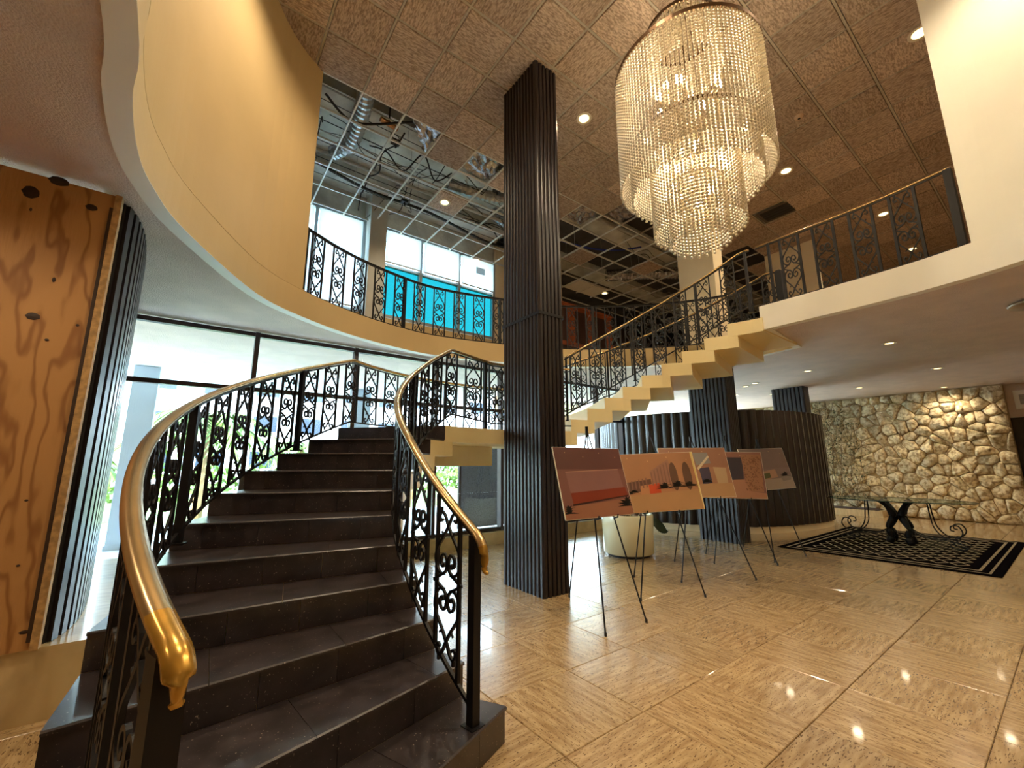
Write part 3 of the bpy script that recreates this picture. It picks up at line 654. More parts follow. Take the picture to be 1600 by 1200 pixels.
# inner lower rail
ip = []
for i in range(61):
    k = .9+(10.9)*i/60
    a = ain(k) if k <= 11 else ain(11)-7.5*(k-11)
    ip.append((*pol(2.31+.09*min(1, max(0, (k-1)/5))+(.04*max(0, k-9)/2), a), min(k, 11.5)*H))
land = [(*pol(2.44-.42*f, 112.5-42*f), 11.5*H-.08*min(1, f*3)) for f in (.12, .3, .5, .7, .85, 1)]
def volR(rail, r, q=1):
    t = (rail[0]-rail[1]).normalized(); p = rail[0]; e = [p+(t*a+Vector((0, 0, -c)))*q for a, c in ((.035, .012), (.06, .035), (.07, .07), (.066, .105), (.075, .125), (.095, .122))]
    if q < 1: e = [p+t*a+Vector((0, 0, -c)) for a, c in ((.022, .006), (.040, .024), (.046, .046), (.046, .066), (.050, .078))]
    e = catmull(e[::-1], 3); rr = [r*(.35+.65*min(1, i/9)) for i in range(len(e))]
    return e+rail, rr+[r]*len(rail)
r1 = railing('inner_stair_railing', 'black iron scroll railing with brass handrail on the inner side of the lower stairs', ip+land[1:], .865, .028, BRASS, .365, .15, pw=.235, posts=((.015, .045, .0), (2.45, .04, .1), (4.1, .045, .06)), volute=volR)
# outer lower rail
op = []
for i in range(61):
    k = .66+10.34*i/60; op.append((*pol(3.6+.03*sin(k/11*pi), aout(k)), k*H))
for a in range(118, 69, -6): op.append((*pol(3.62, a), 11*H))
r2 = railing('outer_stair_railing', 'black iron scroll railing with thick brass handrail on the outer side of the lower stairs', op, lambda f: .875-.05*min(1, f*1.4), .03, BRASS, .365, .10, pw=.225, posts=((.03, .06, .0), (2.3, .045, 0), (4.08, .045, 0), (6.1, .045, 0)), volute=lambda a, c: volR(a, c, .5))
# yellow worn end caps of both brass rails
for r_, nm in ((r1, 0), (r2, 1)):
    hr = [c for c in r_.children if c.name.startswith('handrail')][0]
    hr.data.materials.append(BRASSO)
    nn = 8
    for p in hr.data.polygons:
        if max(p.vertices) < nn*(18 if nm else 14): p.material_index = 1
# upper flight inner and outer rails
up = []
for i in range(41):
    k = 11.9+9.2*i/40; up.append((*pol(rin(k)+.07, ain(max(k, 11.9))), min(k+.25, 21)*H))
r3 = railing('inner_upper_stair_railing', 'iron scroll railing along the near side of the upper cream stair flight', up, .87, .02, BRASS, .37, .1, posts=((.03, .03, .05), (1.25, .03, .06), (2.3, .03, .06), (-.06, .035, .04)), bot=.05)
uo = []
for i in range(41):
    k = 11.9+9.3*i/40; uo.append((*pol(3.5, ain(max(k, 11.9))), min(k+.25, 21)*H))
r4 = railing('outer_upper_stair_railing', 'iron scroll railing along the far side of the upper cream stair flight', uo, .87, .018, BRASS, .37, .15, posts=((.03, .03, .05), (1.5, .03, .06), (2.9, .03, .06), (-.03, .07, .0)), bot=.05)
# upstairs balcony rails
vin = offset(VOID, .07)
lp = [(*vin[i], ZU) for i in range(len(VOID)) if i < len(vl) and VOID[i][0] > .84 and VOID[i][1] > 2.9]
r5 = railing('balcony_railing', 'long curved iron scroll railing around the upstairs opening by the windows', lp, .87, .018, IRON, .36, .13, posts=((.02, .06, 0), (1.75, .045, 0), (3.5, .045, 0), (5.3, .045, 0), (7.0, .045, 0)), bot=.03)
rpn = [(5.95, 2.28, ZU), (5.955, 1.5, ZU), (5.93, .9, ZU), (5.84, .36, ZU)]
r6 = railing('balcony_railing', 'short iron scroll railing on the right upstairs edge next to the white wall', [tuple(p) for p in catmull(rpn, 6)], .87, .018, BRASS, .375, .3, posts=((.16, .03, 0), (-.01, .06, 0)), bot=.02, pw=.21, bw=.026)

# ---------------------------------------------------------------- curved screen wall
scr = thing('round_screen_wall', 'low round screen wall of dark vertical flutes on a cream plinth', 'screen wall', (0, 0, 0))
SP = resample(catmull([(10.1, 8.85, 0), (9.3, 8.1, 0), (8.62, 7.2, 0), (8.45, 6.6, 0), (8.45, 6.0, 0), (8.6, 5.45, 0), (8.85, 4.95, 0), (9.2, 4.42, 0), (9.62, 4.08, 0), (10.2, 3.84, 0), (11.3, 3.63, 0), (12.2, 3.7, 0), (12.7, 4.1, 0), (12.9, 4.8, 0), (12.9, 5.6, 0)], 8), .2); SP = [p*.955 for p in SP]
b = MB()
for a, c in zip(SP, SP[1:]):
    n = Vector((a.y-c.y, c.x-a.x, 0)).normalized()*.1
    b.add([(p.x, p.y, z) for z in (0, .13) for p in (a, c, c+n, a+n)], [[0, 1, 5, 4], [2, 3, 7, 6], [4, 5, 6, 7]])
b.build('plinth', CREAM, scr)
b = MB()
for a, c in zip(SP, SP[1:]):
    n = Vector((a.y-c.y, c.x-a.x, 0)).normalized(); 
    b.add([(p.x, p.y, z) for z in (.13, 2.425) for p in (a+n*.02, c+n*.02, c+n*.1, a+n*.1)], [[0, 1, 5, 4], [2, 3, 7, 6], [4, 5, 6, 7]])
b.build('backing', RIBGAP, scr)
b = MB(); nsec = 6
pts = [(-.095+.19*i/nsec, -.045*sin(pi*i/nsec)**.8) for i in range(nsec+1)]
b.prism(pts[::-1]+[(-.098, .03), (.098, .03)], .13, 2.435); fme = b.mesh('flute'); fme.materials.append(FLUTE)
for a, c in zip(SP, SP[1:]):
    d = c-a; o = inst('flute', fme, scr, (a+c)/2, math.atan2(d.y, d.x))

# ---------------------------------------------------------------- stone wall
sw = struct(boxo('wall_stone', 14.62, 14.9, .84, 7.0, 0, ZS+.02, MORT))
rs_ = random.Random(11); pts = []
for i in range(24):
    for j in range(12):
        pts.append([.84+(i+.5)*.262+(.13 if j % 2 else 0)-.06+rs_.uniform(-.135, .135), (j+.5)*.26+rs_.uniform(-.12, .12)])
def clip(poly, nx_, ny_, c):
    out = []
    for i in range(len(poly)):
        a, b2 = poly[i-1], poly[i]; da = a[0]*nx_+a[1]*ny_-c; db = b2[0]*nx_+b2[1]*ny_-c
        if (da <= 0) != (db <= 0): t = da/(da-db); out.append((a[0]+(b2[0]-a[0])*t, a[1]+(b2[1]-a[1])*t))
        if db <= 0: out.append(b2)
    return out
for p in pts:
    poly = [(.84, 0), (7.0, 0), (7.0, ZS), (.84, ZS)]
    for q in pts:
        if q is p or abs(q[0]-p[0]) > .8 or abs(q[1]-p[1]) > .8: continue
        nx_, ny_ = q[0]-p[0], q[1]-p[1]; c = (q[0]**2+q[1]**2-p[0]**2-p[1]**2)/2
        poly = clip(poly, nx_, ny_, c)
        if len(poly) < 3: break
    if len(poly) < 3: continue
    cx = sum(v[0] for v in poly)/len(poly); cy = sum(v[1] for v in poly)/len(poly)
    dense = []
    for i in range(len(poly)):
        a, c = poly[i], poly[(i+1) % len(poly)]
        dense += [a, ((a[0]+c[0])/2+rs_.uniform(-.006, .006), (a[1]+c[1])/2+rs_.uniform(-.006, .006))]
    # soften corners
    m_ = len(dense); sm_ = [(.14*dense[i-1][0]+.72*dense[i][0]+.14*dense[(i+1) % m_][0], .14*dense[i-1][1]+.72*dense[i][1]+.14*dense[(i+1) % m_][1]) for i in range(m_)]
    pr_ = rs_.uniform(.04, .10); tx, ty = rs_.uniform(-.4, .4), rs_.uniform(-.4, .4); vs = []; fs = []
    for s_, dz in ((.985, 0), (.94, .45), (.74, .86), (.38, 1.0)):
        for v in sm_:
            dx, dy = (v[0]-cx)*s_, (v[1]-cy)*s_; out = pr_*dz+(dx*tx+dy*ty)*dz+rs_.uniform(-.022, .022)*dz; vs.append((-out, dx, dy))
    for r_ in range(3):
        for i in range(m_): fs.append([r_*m_+i, (r_+1)*m_+i, (r_+1)*m_+(i+1) % m_, r_*m_+(i+1) % m_])
    vs.append((-pr_*1.02, 0, 0)); fs += [[3*m_+i, len(vs)-1, 3*m_+(i+1) % m_] for i in range(m_)]
    b = MB(); b.add(vs, fs); o = b.build('stone', STONE, sw, smooth=True); o.location = (14.615, cx, cy)
# planter curb and vines at its left part
curb = struct(boxo('trim_4', 14.0, 14.6, 3.2, 6.9, 0, .16, TRAVS)); 
boxo('soil', 14.08, 14.55, 3.3, 6.8, .16, .18, SOIL, curb)
rv = random.Random(5)
for i, (y0, hgt) in enumerate(((3.75, 2.2), (4.1, 2.6), (4.45, 2.85), (4.85, 2.85), (5.3, 2.8))):
    t = thing('climbing_vine', 'leafy twiggy vine climbing the stone wall, %s' % ('lowest and outermost, nearest the glass table', 'second from the glass table', 'third from the glass table', 'fourth from the glass table', 'deepest, half hidden by the round screen')[i], 'vine', (14.3, y0, .16), 0, 'vines on the stone wall')
    b = MB(); tips = []
    for s_ in range(7):
        P = [Vector((0, 0, .02))]
        for q in range(9): P.append(P[-1]+Vector((rv.uniform(-.03, .05), rv.uniform(-.09, .09)+(s_-3)*.012, hgt/9)))
        P = [Vector((min(p.x, .1), p.y, p.z)) for p in P]; b.tube(catmull(P, 2), .006, 4); tips += P[1:]
    b.build('stems', TRUNK, t)
    for m_, nm in ((LEAFY, 420), (LEAFL, 170)):
        b = MB()
        for q in range(nm):
            p = rv.choice(tips)+Vector((rv.uniform(-.12, .08), rv.uniform(-.16, .16), rv.uniform(-.15, .12))); p.z = max(.05, min(hgt+.05, p.z)); p.x = min(p.x, .1)
            a, e2 = rv.uniform(0, 6.28), rv.uniform(-.9, .9); L = rv.uniform(.035, .07); d = Vector((cos(a)*cos(e2), sin(a)*cos(e2), sin(e2))); s2 = d.cross(Vector((rv.uniform(-1, 1), rv.uniform(-1, 1), 1))).normalized()*L*.3
            b.add([p, p+d*L*.5+s2, p+d*L, p+d*L*.5-s2], [[0, 1, 2, 3]])
        o = b.build('foliage' if m_ is LEAFY else 'pale_foliage', m_, t, 'stuff')
# air grille on the bulkhead and ceiling fitting at right edge
t = thing('wall_air_grille', 'pale rectangular air grille over the dark opening beside the stone wall', 'air vent', (14.90, .42, 2.74))
b = MB(); b.box(-.01, .01, -.42, .3, -.2, .22); b.build('frame', WHITEP, t)
b = MB(); b.box(-.02, -.01, -.36, .22, -.1, .12); b.build('grille', plain('grille_grey', (.4, .36, .3)), t)
for q in range(5):
    b = MB(); b.box(-.026, -.018, -.36, .22, -.09+q*.045, -.08+q*.045); b.build('slat', plain('grille_slat', (.5, .46, .38)), t)
t = thing('ceiling_lamp', 'bronze ceiling lamp with pale shades hanging at the right picture edge', 'ceiling lamp', (7.35, .02, ZS+.018))
b = MB(); b.lathe([(0, -.001), (.2, -.001), (.24, -.02), (.22, -.045), (.1, -.06), (.03, -.065), (.03, -.07)], 28); b.build('ceiling_plate', mat('aged_bronze', (.45, .33, .2), .4, .4, var=.3), t, smooth=True)
b = MB(); b.tube([(0, 0, -.06), (.05, 0, -.25), (.16, .03, -.32)], .014, 8); b.build('arm', BRASS, t)
b = MB(); b.lathe([(.03, -.36), (.1, -.33), (.13, -.28), (.1, -.25)], 20, (.18, .02)); b.build('shade', WHITEP, t, smooth=True)
# reflections of ceiling lamps inside the dark room: real small downlights there
for y, z in ((.55, 0), (.2, 0)): pass

# ---------------------------------------------------------------- rug
rug = thing('area_rug', 'black rug with cream lattice pattern and banded border under the glass table', 'rug', (9.70, 2.0, .001))
b = MB(); b.box(-1.85, 1.83, -1.22, 1.22, 0, .008); b.build('pile', plain('rug_black', (.006, .005, .006), .95, 0), rug)
b = MB(); RT = plain('rug_cream', (.34, .28, .19), .95, 0)
for x0, x1, y0, y1 in ((-1.74, -1.71, -1.1, 1.1), (1.69, 1.72, -1.1, 1.1), (-1.74, 1.72, -1.125, -1.10), (-1.74, 1.72, 1.10, 1.125), (-1.60, -1.555, -1.0, 1.0), (1.54, 1.585, -1.0, 1.0), (-1.60, 1.585, -1.03, -1.0), (-1.6, 1.585, 1.0, 1.03)): b.box(x0, x1, y0, y1, .008, .0095)
b.build('border_bands', RT, rug)
b = MB(); n = 10
for i in range(n):
    for j in range(9):
        x = -1.42+2.84*(i+.5)/n; y = -.9+1.8*(j+.5)/9; w, h_ = 2.84/n/2, .09; sg = 1 if (i+j) % 2 else -1
        for a, c in (((x-w, y), (x, y+h_)), ((x, y+h_), (x+w, y)), ((x-w, y), (x, y-h_)), ((x, y-h_), (x+w, y))):
            d = Vector((c[0]-a[0], c[1]-a[1])).normalized()*.012; q = Vector((-d.y, d.x))
            b.add([(a[0]-q.x, a[1]-q.y, .0088), (c[0]-q.x, c[1]-q.y, .0088), (c[0]+q.x, c[1]+q.y, .0088), (a[0]+q.x, a[1]+q.y, .0088)], [[0, 1, 2, 3]])
b.build('lattice_pattern', RT, rug)

# ---------------------------------------------------------------- glass table
tb = thing('glass_table', 'oval glass table on a black sculpted iron base with scrolls, standing on the rug', 'table', (9.85, 2.05, .0105))
b = MB(); n = 48; prof = [(.0, .705), (.98, .705), (1.0, .712), (.98, .72), (0, .72)]
b.lathe(prof, n); b.v = [(x*.6, y*.98, z) for x, y, z in b.v]; b.build('glass_top', glassmat('table_glass', (.8, .9, .85)), tb, smooth=False)
b = MB(); b.tube([(.6*cos(2*pi*i/n), .98*sin(2*pi*i/n), .712) for i in range(n+1)], .008, 6); b.build('glass_edge', plain('dark_glass_edge', (.02, .05, .04), .2), tb)
for q in range(4):
    a = pi/4+pi/2*q; dx, dy = cos(a), sin(a)
    b = MB(); P = [Vector((dx*.17, dy*.2, 0)), Vector((dx*.13, dy*.15, .12)), Vector((dx*.17, dy*.19, .25)), Vector((dx*.07, dy*.08, .42)), Vector((dx*.10, dy*.12, .55)), Vector((dx*.2, dy*.25, .70))]
    b.tube(catmull(P, 4), [(.03+.028*abs(sin(i*.32+.6))) for i in range(21)], 8); b.build('leg', IRON, tb, smooth=True)
for sy in (-1, 1):
    for sx_ in (-1, 1):
        P = [(.06*sx_, .30*sy, .70), (.08*sx_, .40*sy, .69), (.1*sx_, .42*sy, .5), (.12*sx_, .45*sy, .3), (.14*sx_, .56*sy, .16), (.16*sx_, .70*sy, .17), (.17*sx_, .77*sy, .26), (.16*sx_, .73*sy, .36), (.15*sx_, .65*sy, .35), (.15*sx_, .64*sy, .29), (.15*sx_, .68*sy, .28)]
        b = MB(); b.tube(catmull(P, 5), .010, 6); b.build('scroll', IRON, tb)
        P = [(.06*sx_, .12*sy, .25), (.08*sx_, .3*sy, .14), (.12*sx_, .5*sy, .13), (.15*sx_, .7*sy, .10), (.16*sx_, .8*sy, .05), (.15*sx_, .75*sy, .012), (.14*sx_, .64*sy, .015), (.14*sx_, .6*sy, .06), (.14*sx_, .66*sy, .09)]
        b = MB(); b.tube(catmull(P, 5), .009, 6); b.build('foot_scroll', IRON, tb)

# ---------------------------------------------------------------- planter
pt = thing('planter', 'cream glossy cylindrical planter filled with bark behind the first easel', 'planter', (5.46, 4.33, .0))
b = MB(); b.lathe([(0, .03), (.33, .03), (.37, .05), (.385, .58), (.38, .60), (.35, .60), (.345, .585), (0, .585)], 40); b.build('pot', POTW, pt, smooth=True)
b = MB(); b.lathe([(0, .0), (.31, .0), (.31, .03), (0, .03)], 30); b.build('foot', IRON, pt)
mm = plain('bark_light', (.16, .1, .08), .8)
for i in range(60):
    a, r = rv.uniform(0, 6.28), rv.uniform(.02, .3)
    b = MB(); L = rv.uniform(.04, .09); b.prism([(-L/2, -.014), (L/2, -.02), (L/2+.01, .012), (-L/2, .016)], 0, .018)
    o = b.build('bark_chip', rv.choice((SOIL, mm)), pt); o.location = (r*cos(a), r*sin(a), .585+rv.uniform(0, .05)); o.rotation_euler = (rv.uniform(-.7, .7), rv.uniform(-.7, .7), rv.uniform(0, 6.28))
b = MB(); L = 9; c0 = Rw.copy(); c0.z = 0; c0.normalize(); vs = []
for i in range(L+1):
    f = i/L; p = c0*(.36+.26*f)+Vector((0, 0, .50-.16*f)); w = .095*sin(pi*min(1, f*1.0))**.7+.003; vs += [p+Vector((0, 0, w))-c0*.02, p-Fw*.015, p-Vector((0, 0, w))]
b.add(vs, [[3*i+q, 3*i+3+q, 3*i+4+q, 3*i+1+q] for i in range(L) for q in (0, 1)]); b.build('drooping_leaf', LEAFD, pt, smooth=True)

# ---------------------------------------------------------------- easels and boards
EAS = [((3.126, 2.922, 1.687), [(2.799, 2.494), (3.305, 2.475), (3.278, 3.39)], (-.036, -.967, .252)),
       ((4.275, 2.999, 1.698), [(3.762, 2.868), (4.382, 2.537), (4.446, 3.47)], (-.461, -.863, .206)),
       ((5.332, 3.111, 1.673), [(4.683, 2.986), (5.476, 2.518), (5.584, 3.649)], (-.492, -.833, .253)),
       ((6.342, 3.164, 1.727), [(5.895, 3.24), (6.46, 2.667), (6.428, 3.654)], (-.704, -.694, .152)),
       ((7.171, 3.062, 1.70), [(6.60, 2.76), (7.395, 2.654), (7.459, 3.576)], (-.25, -.94, .228))]
BRD = [[(863, 699), (962, 702.5), (990, 803), (879, 815)], [(957, 711), (1080, 707), (1099, 795), (975, 804)], [(1027, 702), (1131, 699.5), (1148, 778), (1040, 778)],
       [(1090, 705), (1186.5, 708), (1200, 779), (1105, 779)], [(1148.4, 703.6), (1224, 699.7), (1245.5, 762.7), (1165, 768)]]
ELAB = ['nearest the tall dark column', 'second from the tall dark column', 'third in the row, middle one', 'fourth in the row, before the second column', 'last in the row, farthest right']
PCOL = [  # (board colour, [(u0,v0,u1,v1,colour) or polygon list]) v measured from the top
 ((.20, .085, .07), [([(0, .0), (1, 0), (1, .32), (0, .32)], (.13, .052, .048)), ([(.11, .36), (.9, .33), (.93, .62), (.13, .65)], (.25, .12, .11)), ([(.13, .65), (.95, .60), (.97, .72), (.14, .80)], (.22, .035, .015)), ([(.13, .80), (.97, .72), (.97, .735), (.13, .825)], (.04, .015, .012)), ([(.0, .84), (1, .76), (1, 1), (0, 1)], (.30, .13, .075)),
   ([(.11, .355), (.9, .325), (.9, .335), (.11, .365)], (.5, .28, .2))]),
 ((.42, .21, .11), [([(0, 0), (1, 0), (1, .35), (0, .5)], (.40, .20, .105)), ([(.4, .32), (.66, .12), (.70, .5), (.42, .58)], (.33, .17, .12)), ([(.05, .5), (.4, .45), (.4, .6), (.05, .72)], (.14, .07, .05)), ([(.25, .56), (.48, .52), (.48, .74), (.25, .72)], (.5, .24, .12)), ([(.36, .55), (.5, .52), (.5, .76), (.36, .78)], (.55, .08, .03)), ([(0, .72), (1, .66), (1, 1), (0, 1)], (.44, .25, .12)), ([(.965, 0), (1, 0), (1, 1), (.985, 1)], (.75, .6, .25))]),
 ((.40, .21, .13), [([(0, 0), (1, 0), (1, .4), (0, .4)], (.34, .17, .11)), ([(.5, .1), (.72, .1), (.74, .32), (.52, .36)], (.28, .27, .27)), ([(.55, .42), (.7, .4), (.7, .72), (.56, .75)], (.06, .05, .09)), ([(.76, .4), (.95, .42), (.93, .72), (.78, .74)], (.50, .36, .22)), ([(0, .76), (1, .72), (1, 1), (0, 1)], (.48, .29, .15)), ([(.52, .42), (.72, .16), (.73, .2), (.54, .46)], (.7, .6, .45))]),
 ((.22, .11, .10), [([(.0, 0), (1, 0), (1, .16), (0, .16)], (.30, .14, .11)), ([(.1, .12), (.68, .12), (.66, .62), (.1, .62)], (.055, .045, .065)), ([(.66, .05), (.98, .05), (.96, .86), (.7, .84)], (.36, .18, .10)), ([(0, .64), (.68, .60), (.72, .84), (1, .88), (1, 1), (0, 1)], (.42, .21, .13))]),
 ((.24, .18, .17), [([(0, 0), (1, 0), (1, .5), (0, .5)], (.22, .16, .15)), ([(.28, .58), (.66, .52), (.68, .72), (.3, .76)], (.42, .25, .17)), ([(.36, .62), (.52, .6), (.52, .72), (.36, .74)], (.10, .11, .04)), ([(0, .76), (1, .74), (1, 1), (0, 1)], (.38, .31, .26)), ([(.72, .7), (.98, .7), (.95, .8), (.76, .82)], (.25, .22, .2))])]
BLAB = ['presentation board picturing a long red counter, left end of the row', 'presentation board picturing a corridor with oval mirrors and an orange counter', 'presentation board picturing a curved stair and round tan desk', 'presentation board picturing a dark opening beside a mosaic column', 'pale grey presentation board at the right end of the row']
pm = {}; rv2 = random.Random(9)
def pmat(c):
    if c not in pm: pm[c] = plain('print_%d' % len(pm), c, .35)
    return pm[c]
for n, ((ap, feet, nrm), br, (bc, prt)) in enumerate(zip(EAS, BRD, PCOL)):
    ap = Vector(ap); nv = Vector(nrm).normalized(); F = [Vector((*f, 0)) for f in feet]
    t = thing('easel', 'thin black tripod easel, %s' % ELAB[n], 'easel', (ap.x, ap.y, 0), 0, 'display easels'); o_ = Vector((ap.x, ap.y, 0))
    for f in F:
        b = MB(); b.tube([ap-o_, f+Vector((0, 0, .012))-o_], .0075, 6); lg = b.build('leg', IRON, t)
        b = MB(); b.tube([f+Vector((0, 0, .03))-o_, f-o_+Vector((0, 0, .001))], .011, 6); b.build('rubber_foot', CABLE, lg)
    b = MB(); b.tube([ap-o_-Vector((0, 0, .04)), ap-o_+Vector((0, 0, .03))], .016, 8); b.build('head', IRON, t)
    P = []
    for x, y in br:
        d = Fw+Rw*((x-800)/FPX)-Uw*((y-600)/FPX); s = (F[0]-Vector((0, 0, EYE))).dot(nv)/d.dot(nv); P.append(Vector((0, 0, EYE))+d*s)
    TL, TR, BR_, BL = P
    ux = ((TR-TL)+(BR_-BL))/2; W_ = ux.length; ux.normalize(); vy = ((BL-TL)+(BR_-TR))/2; vy -= ux*vy.dot(ux); H_ = vy.length; vy.normalize()
    ce = (TL+TR+BR_+BL)/4+nv*.017
    if n == 4: W_ = min(W_, .98)
    nn = ux.cross(vy).normalized()
    if nn.dot(nv) < 0: nn = -nn
    TL = ce-ux*W_/2-vy*H_/2
    bt_ = thing('presentation_board', BLAB[n], 'display board', tuple(ce), 0, None)
    def bp(u, v, d): return TL+ux*W_*u+vy*H_*v+nn*d-ce
    b = MB(); b.add([bp(u, v, d) for d in (-.006, .006) for u, v in ((0, 0), (1, 0), (1, 1), (0, 1))], [[0, 1, 2, 3], [7, 6, 5, 4], [0, 4, 5, 1], [1, 5, 6, 2], [2, 6, 7, 3], [3, 7, 4, 0]]); b.build('foam_board', WHITEP, bt_)
    b = MB(); ms = [pmat(bc)]; b.add([bp(u, v, .0065) for u, v in ((.004, .004), (.996, .004), (.996, .996), (.004, .996))], [[0, 1, 2, 3]])
    for i, (pg, c) in enumerate(prt):
        b.add([bp(max(.004, min(.996, u)), max(.004, min(.996, v)), .0068+.0002*i) for u, v in pg], [list(range(len(pg)))], i+1); ms.append(pmat(c))
    if n == 1:
        for cu_, w_ in ((.70, .05), (.87, .055)):
            b.add([bp(cu_+w_*cos(a*.5236), .42+.25*sin(a*.5236), .0085) for a in range(12)], [list(range(12))], len(ms)); 
        ms.append(pmat((.13, .07, .045)))
    if n == 1:
        for q in range(6):
            u = .41+.043*q; b.add([bp(x_, y_, .0086) for x_, y_ in ((u, .34-.032*q), (u+.014, .335-.032*q), (u+.014, .56), (u, .565))], [[0, 1, 2, 3]], len(ms))
        for q in range(7):
            u = .06+.045*q; b.add([bp(x_, y_, .0087) for x_, y_ in ((u, .50-.012*q), (u+.016, .495-.012*q), (u+.016, .63-.008*q), (u, .64-.008*q))], [[0, 1, 2, 3]], len(ms))
        ms.append(pmat((.24, .12, .09)))
    if n == 3:
        for q in range(150):
            u = .675+.28*rv2.random(); v = .07+.74*rv2.random(); w_ = .018; b.add([bp(u, v, .0086), bp(u+w_, v+.008, .0086), bp(u+w_, v+.03, .0086), bp(u+.004, v+.026, .0086)], [[0, 1, 2, 3]], len(ms))
        ms.append(pmat((.22, .095, .05)))
    if n == 2:
        for q in range(7):
            u = .545+.026*q; v = .40-.036*q; b.add([bp(u, v, .0088), bp(u+.03, v-.01, .0088), bp(u+.03, v+.02, .0088), bp(u, v+.03, .0088)], [[0, 1, 2, 3]], len(ms))
        ms.append(pmat((.72, .6, .42)))
    blk = pmat((.015, .014, .012)); sp = []
    if n == 0: sp = [(.06, .92, .16), (.93, .88, .2)]
    if n == 1: sp = [(.56, .62, .15), (.73, .6, .15), (.1, .68, .07), (.17, .66, .07), (.88, .6, .12)]
    if n == 2: sp = [(.63, .7, .1)]
    if n == 4: sp = [(.86, .7, .16)]
    for cu_, cv_, s_ in sp:
        for q in range(9):
            a = -pi/2+(q-4)*.34; L1 = s_*(1.15-.05*abs(q-4)); b.add([bp(min(.99, max(.01, cu_+x)), min(.99, max(.01, cv_+y)), .0092) for x, y in ((-.012, 0), (.55*L1*.5*cos(a)-.013, L1*.55*sin(a)), (.9*L1*cos(a), L1*.8*sin(a)+.03), (.55*L1*.5*cos(a)+.016, L1*.5*sin(a)), (.012, 0))], [[0, 1, 2, 3, 4]], len(ms))
    ms.append(blk)
    for q in range(4):
        u, v = .15+.25*q, .08+.06*(q % 2); b.add([bp(u+.006*cos(a), v+.008*sin(a), .0094) for a in (0, 1.57, 3.14, 4.71)], [[0, 1, 2, 3]], len(ms))
    ms.append(pmat((.8, .55, .3)))
    b.build('printed_picture', ms, bt_)
    # lower ledge hooks of the easel
    for f in F[:2]:
        tt = (ap-f).normalized(); z = (BL.z+BR_.z)/2-.015; q = f+tt*((z-f.z)/tt.z); b = MB(); b.tube([q-o_, q-o_+nn*.05, q-o_+nn*.055+Vector((0, 0, .025))], .007, 6); b.build('ledge_hook', IRON, t)

# ---------------------------------------------------------------- upstairs cabinet
cb = thing('wooden_cabinet', 'rust orange wooden cabinet with bowed end standing upstairs behind the railing', 'cabinet', (7.2, 7.0, ZU+.002))
b = MB(); b.box(-1.0, 1.0, -.25, .25, 0, .62); b.build('dark_base', WOODD, cb)
b = MB(); b.prism([(-1.0, -.28), (1.05, -.28), (1.18, -.12), (1.2, .05), (1.1, .28), (-1.0, .28)], .62, 1.62); b.build('body', WOODO, cb)
for i in range(3):
    b = MB(); b.box(-.95+.68*i, -.95+.68*i+.4, -.3, -.28, .72, 1.5); b.build('panel', WOODD, cb)
b = MB(); b.box(-1.02, 1.1, -.3, .3, 1.62, 1.66); b.build('top', WOODO, cb)

# ---------------------------------------------------------------- chandelier
CHX, CHY = 3.63, 1.85
ch = thing('crystal_chandelier', 'huge tiered crystal bead chandelier hanging from the tall ceiling', 'chandelier', (CHX, CHY, ZC))
def ring(r, z, w, hgt, nm='ring'):
    b = MB(); b.lathe([(r-w, z-hgt), (r+.004, z-hgt), (r+.004, z), (r-w, z), (r-w, z-hgt)], 64); return b.build(nm, BRONZE, ch)
ring(.36, 5.80-ZC, .012, .035); ring(.70, 5.27-ZC, .014, .04, 'main_ring'); ring(.60, 4.45-ZC, .012, .02); ring(.42, 4.62-ZC, .012, .02); ring(.26, 4.0-ZC, .01, .02)
b = MB()
for q in range(6):
    a = q*pi/3; b.tube([(.02*cos(a), .02*sin(a), -.35), (.36*cos(a), .36*sin(a), 5.79-ZC)], .006, 4); b.tube([(.35*cos(a), .35*sin(a), 5.78-ZC), (.69*cos(a), .69*sin(a), 5.25-ZC)], .006, 4)
b.build('spokes', BRONZE, ch)
b = MB(); b.tube([(0, 0, -.02), (0, 0, 4.0-ZC)], .012, 8); b.build('stem', BRONZE, ch)
b = MB(); b.lathe([(0, -.05), (.05, -.05), (.08, -.02), (.08, 0)], 20); b.build('canopy', BRONZE, ch, smooth=True)
ico = bmesh.new(); bmesh.ops.create_icosphere(ico, subdivisions=1, radius=1); iv = [tuple(v.co) for v in ico.verts]; jf = [[v.index for v in f.verts] for f in ico.faces]; ico.free()
import numpy as np
IV = np.array(iv); JF = np.array(jf)
def beads(nm, strands, rad=.0146, pitch=.0335):
    P = []
    for x, y, z0, z1, sw_ in strands:
        nb = int((z0-z1)/pitch)
        for i in range(nb): P.append((x, y, z0-pitch*(i+.5)))
    P = np.array(P); n = len(P)
    V = (P[:, None, :]+IV[None]*np.array([rad, rad, rad*1.12])).reshape(-1, 3); Fc = (JF[None]+(np.arange(n)*len(IV))[:, None, None]).reshape(-1, 3)
    me = bpy.data.meshes.new(nm); me.vertices.add(len(V)); me.vertices.foreach_set('co', V.ravel().astype('f')); me.loops.add(len(Fc)*3); me.loops.foreach_set('vertex_index', Fc.ravel().astype('i'))
    me.polygons.add(len(Fc)); me.polygons.foreach_set('loop_start', np.arange(0, len(Fc)*3, 3)); me.polygons.foreach_set('loop_total', np.full(len(Fc), 3)); me.update(calc_edges=True)
    me.materials.append(BEAD); return link(nm, me, None, ch, 'stuff', smooth=True)
def drum(r, z0, z1, sp, ph=0):
    n = int(2*pi*r/sp); return [(r*cos(2*pi*(i+ph)/n), r*sin(2*pi*(i+ph)/n), z0-ZC, z1-ZC+.012*((i % 2)), 0) for i in range(n)]
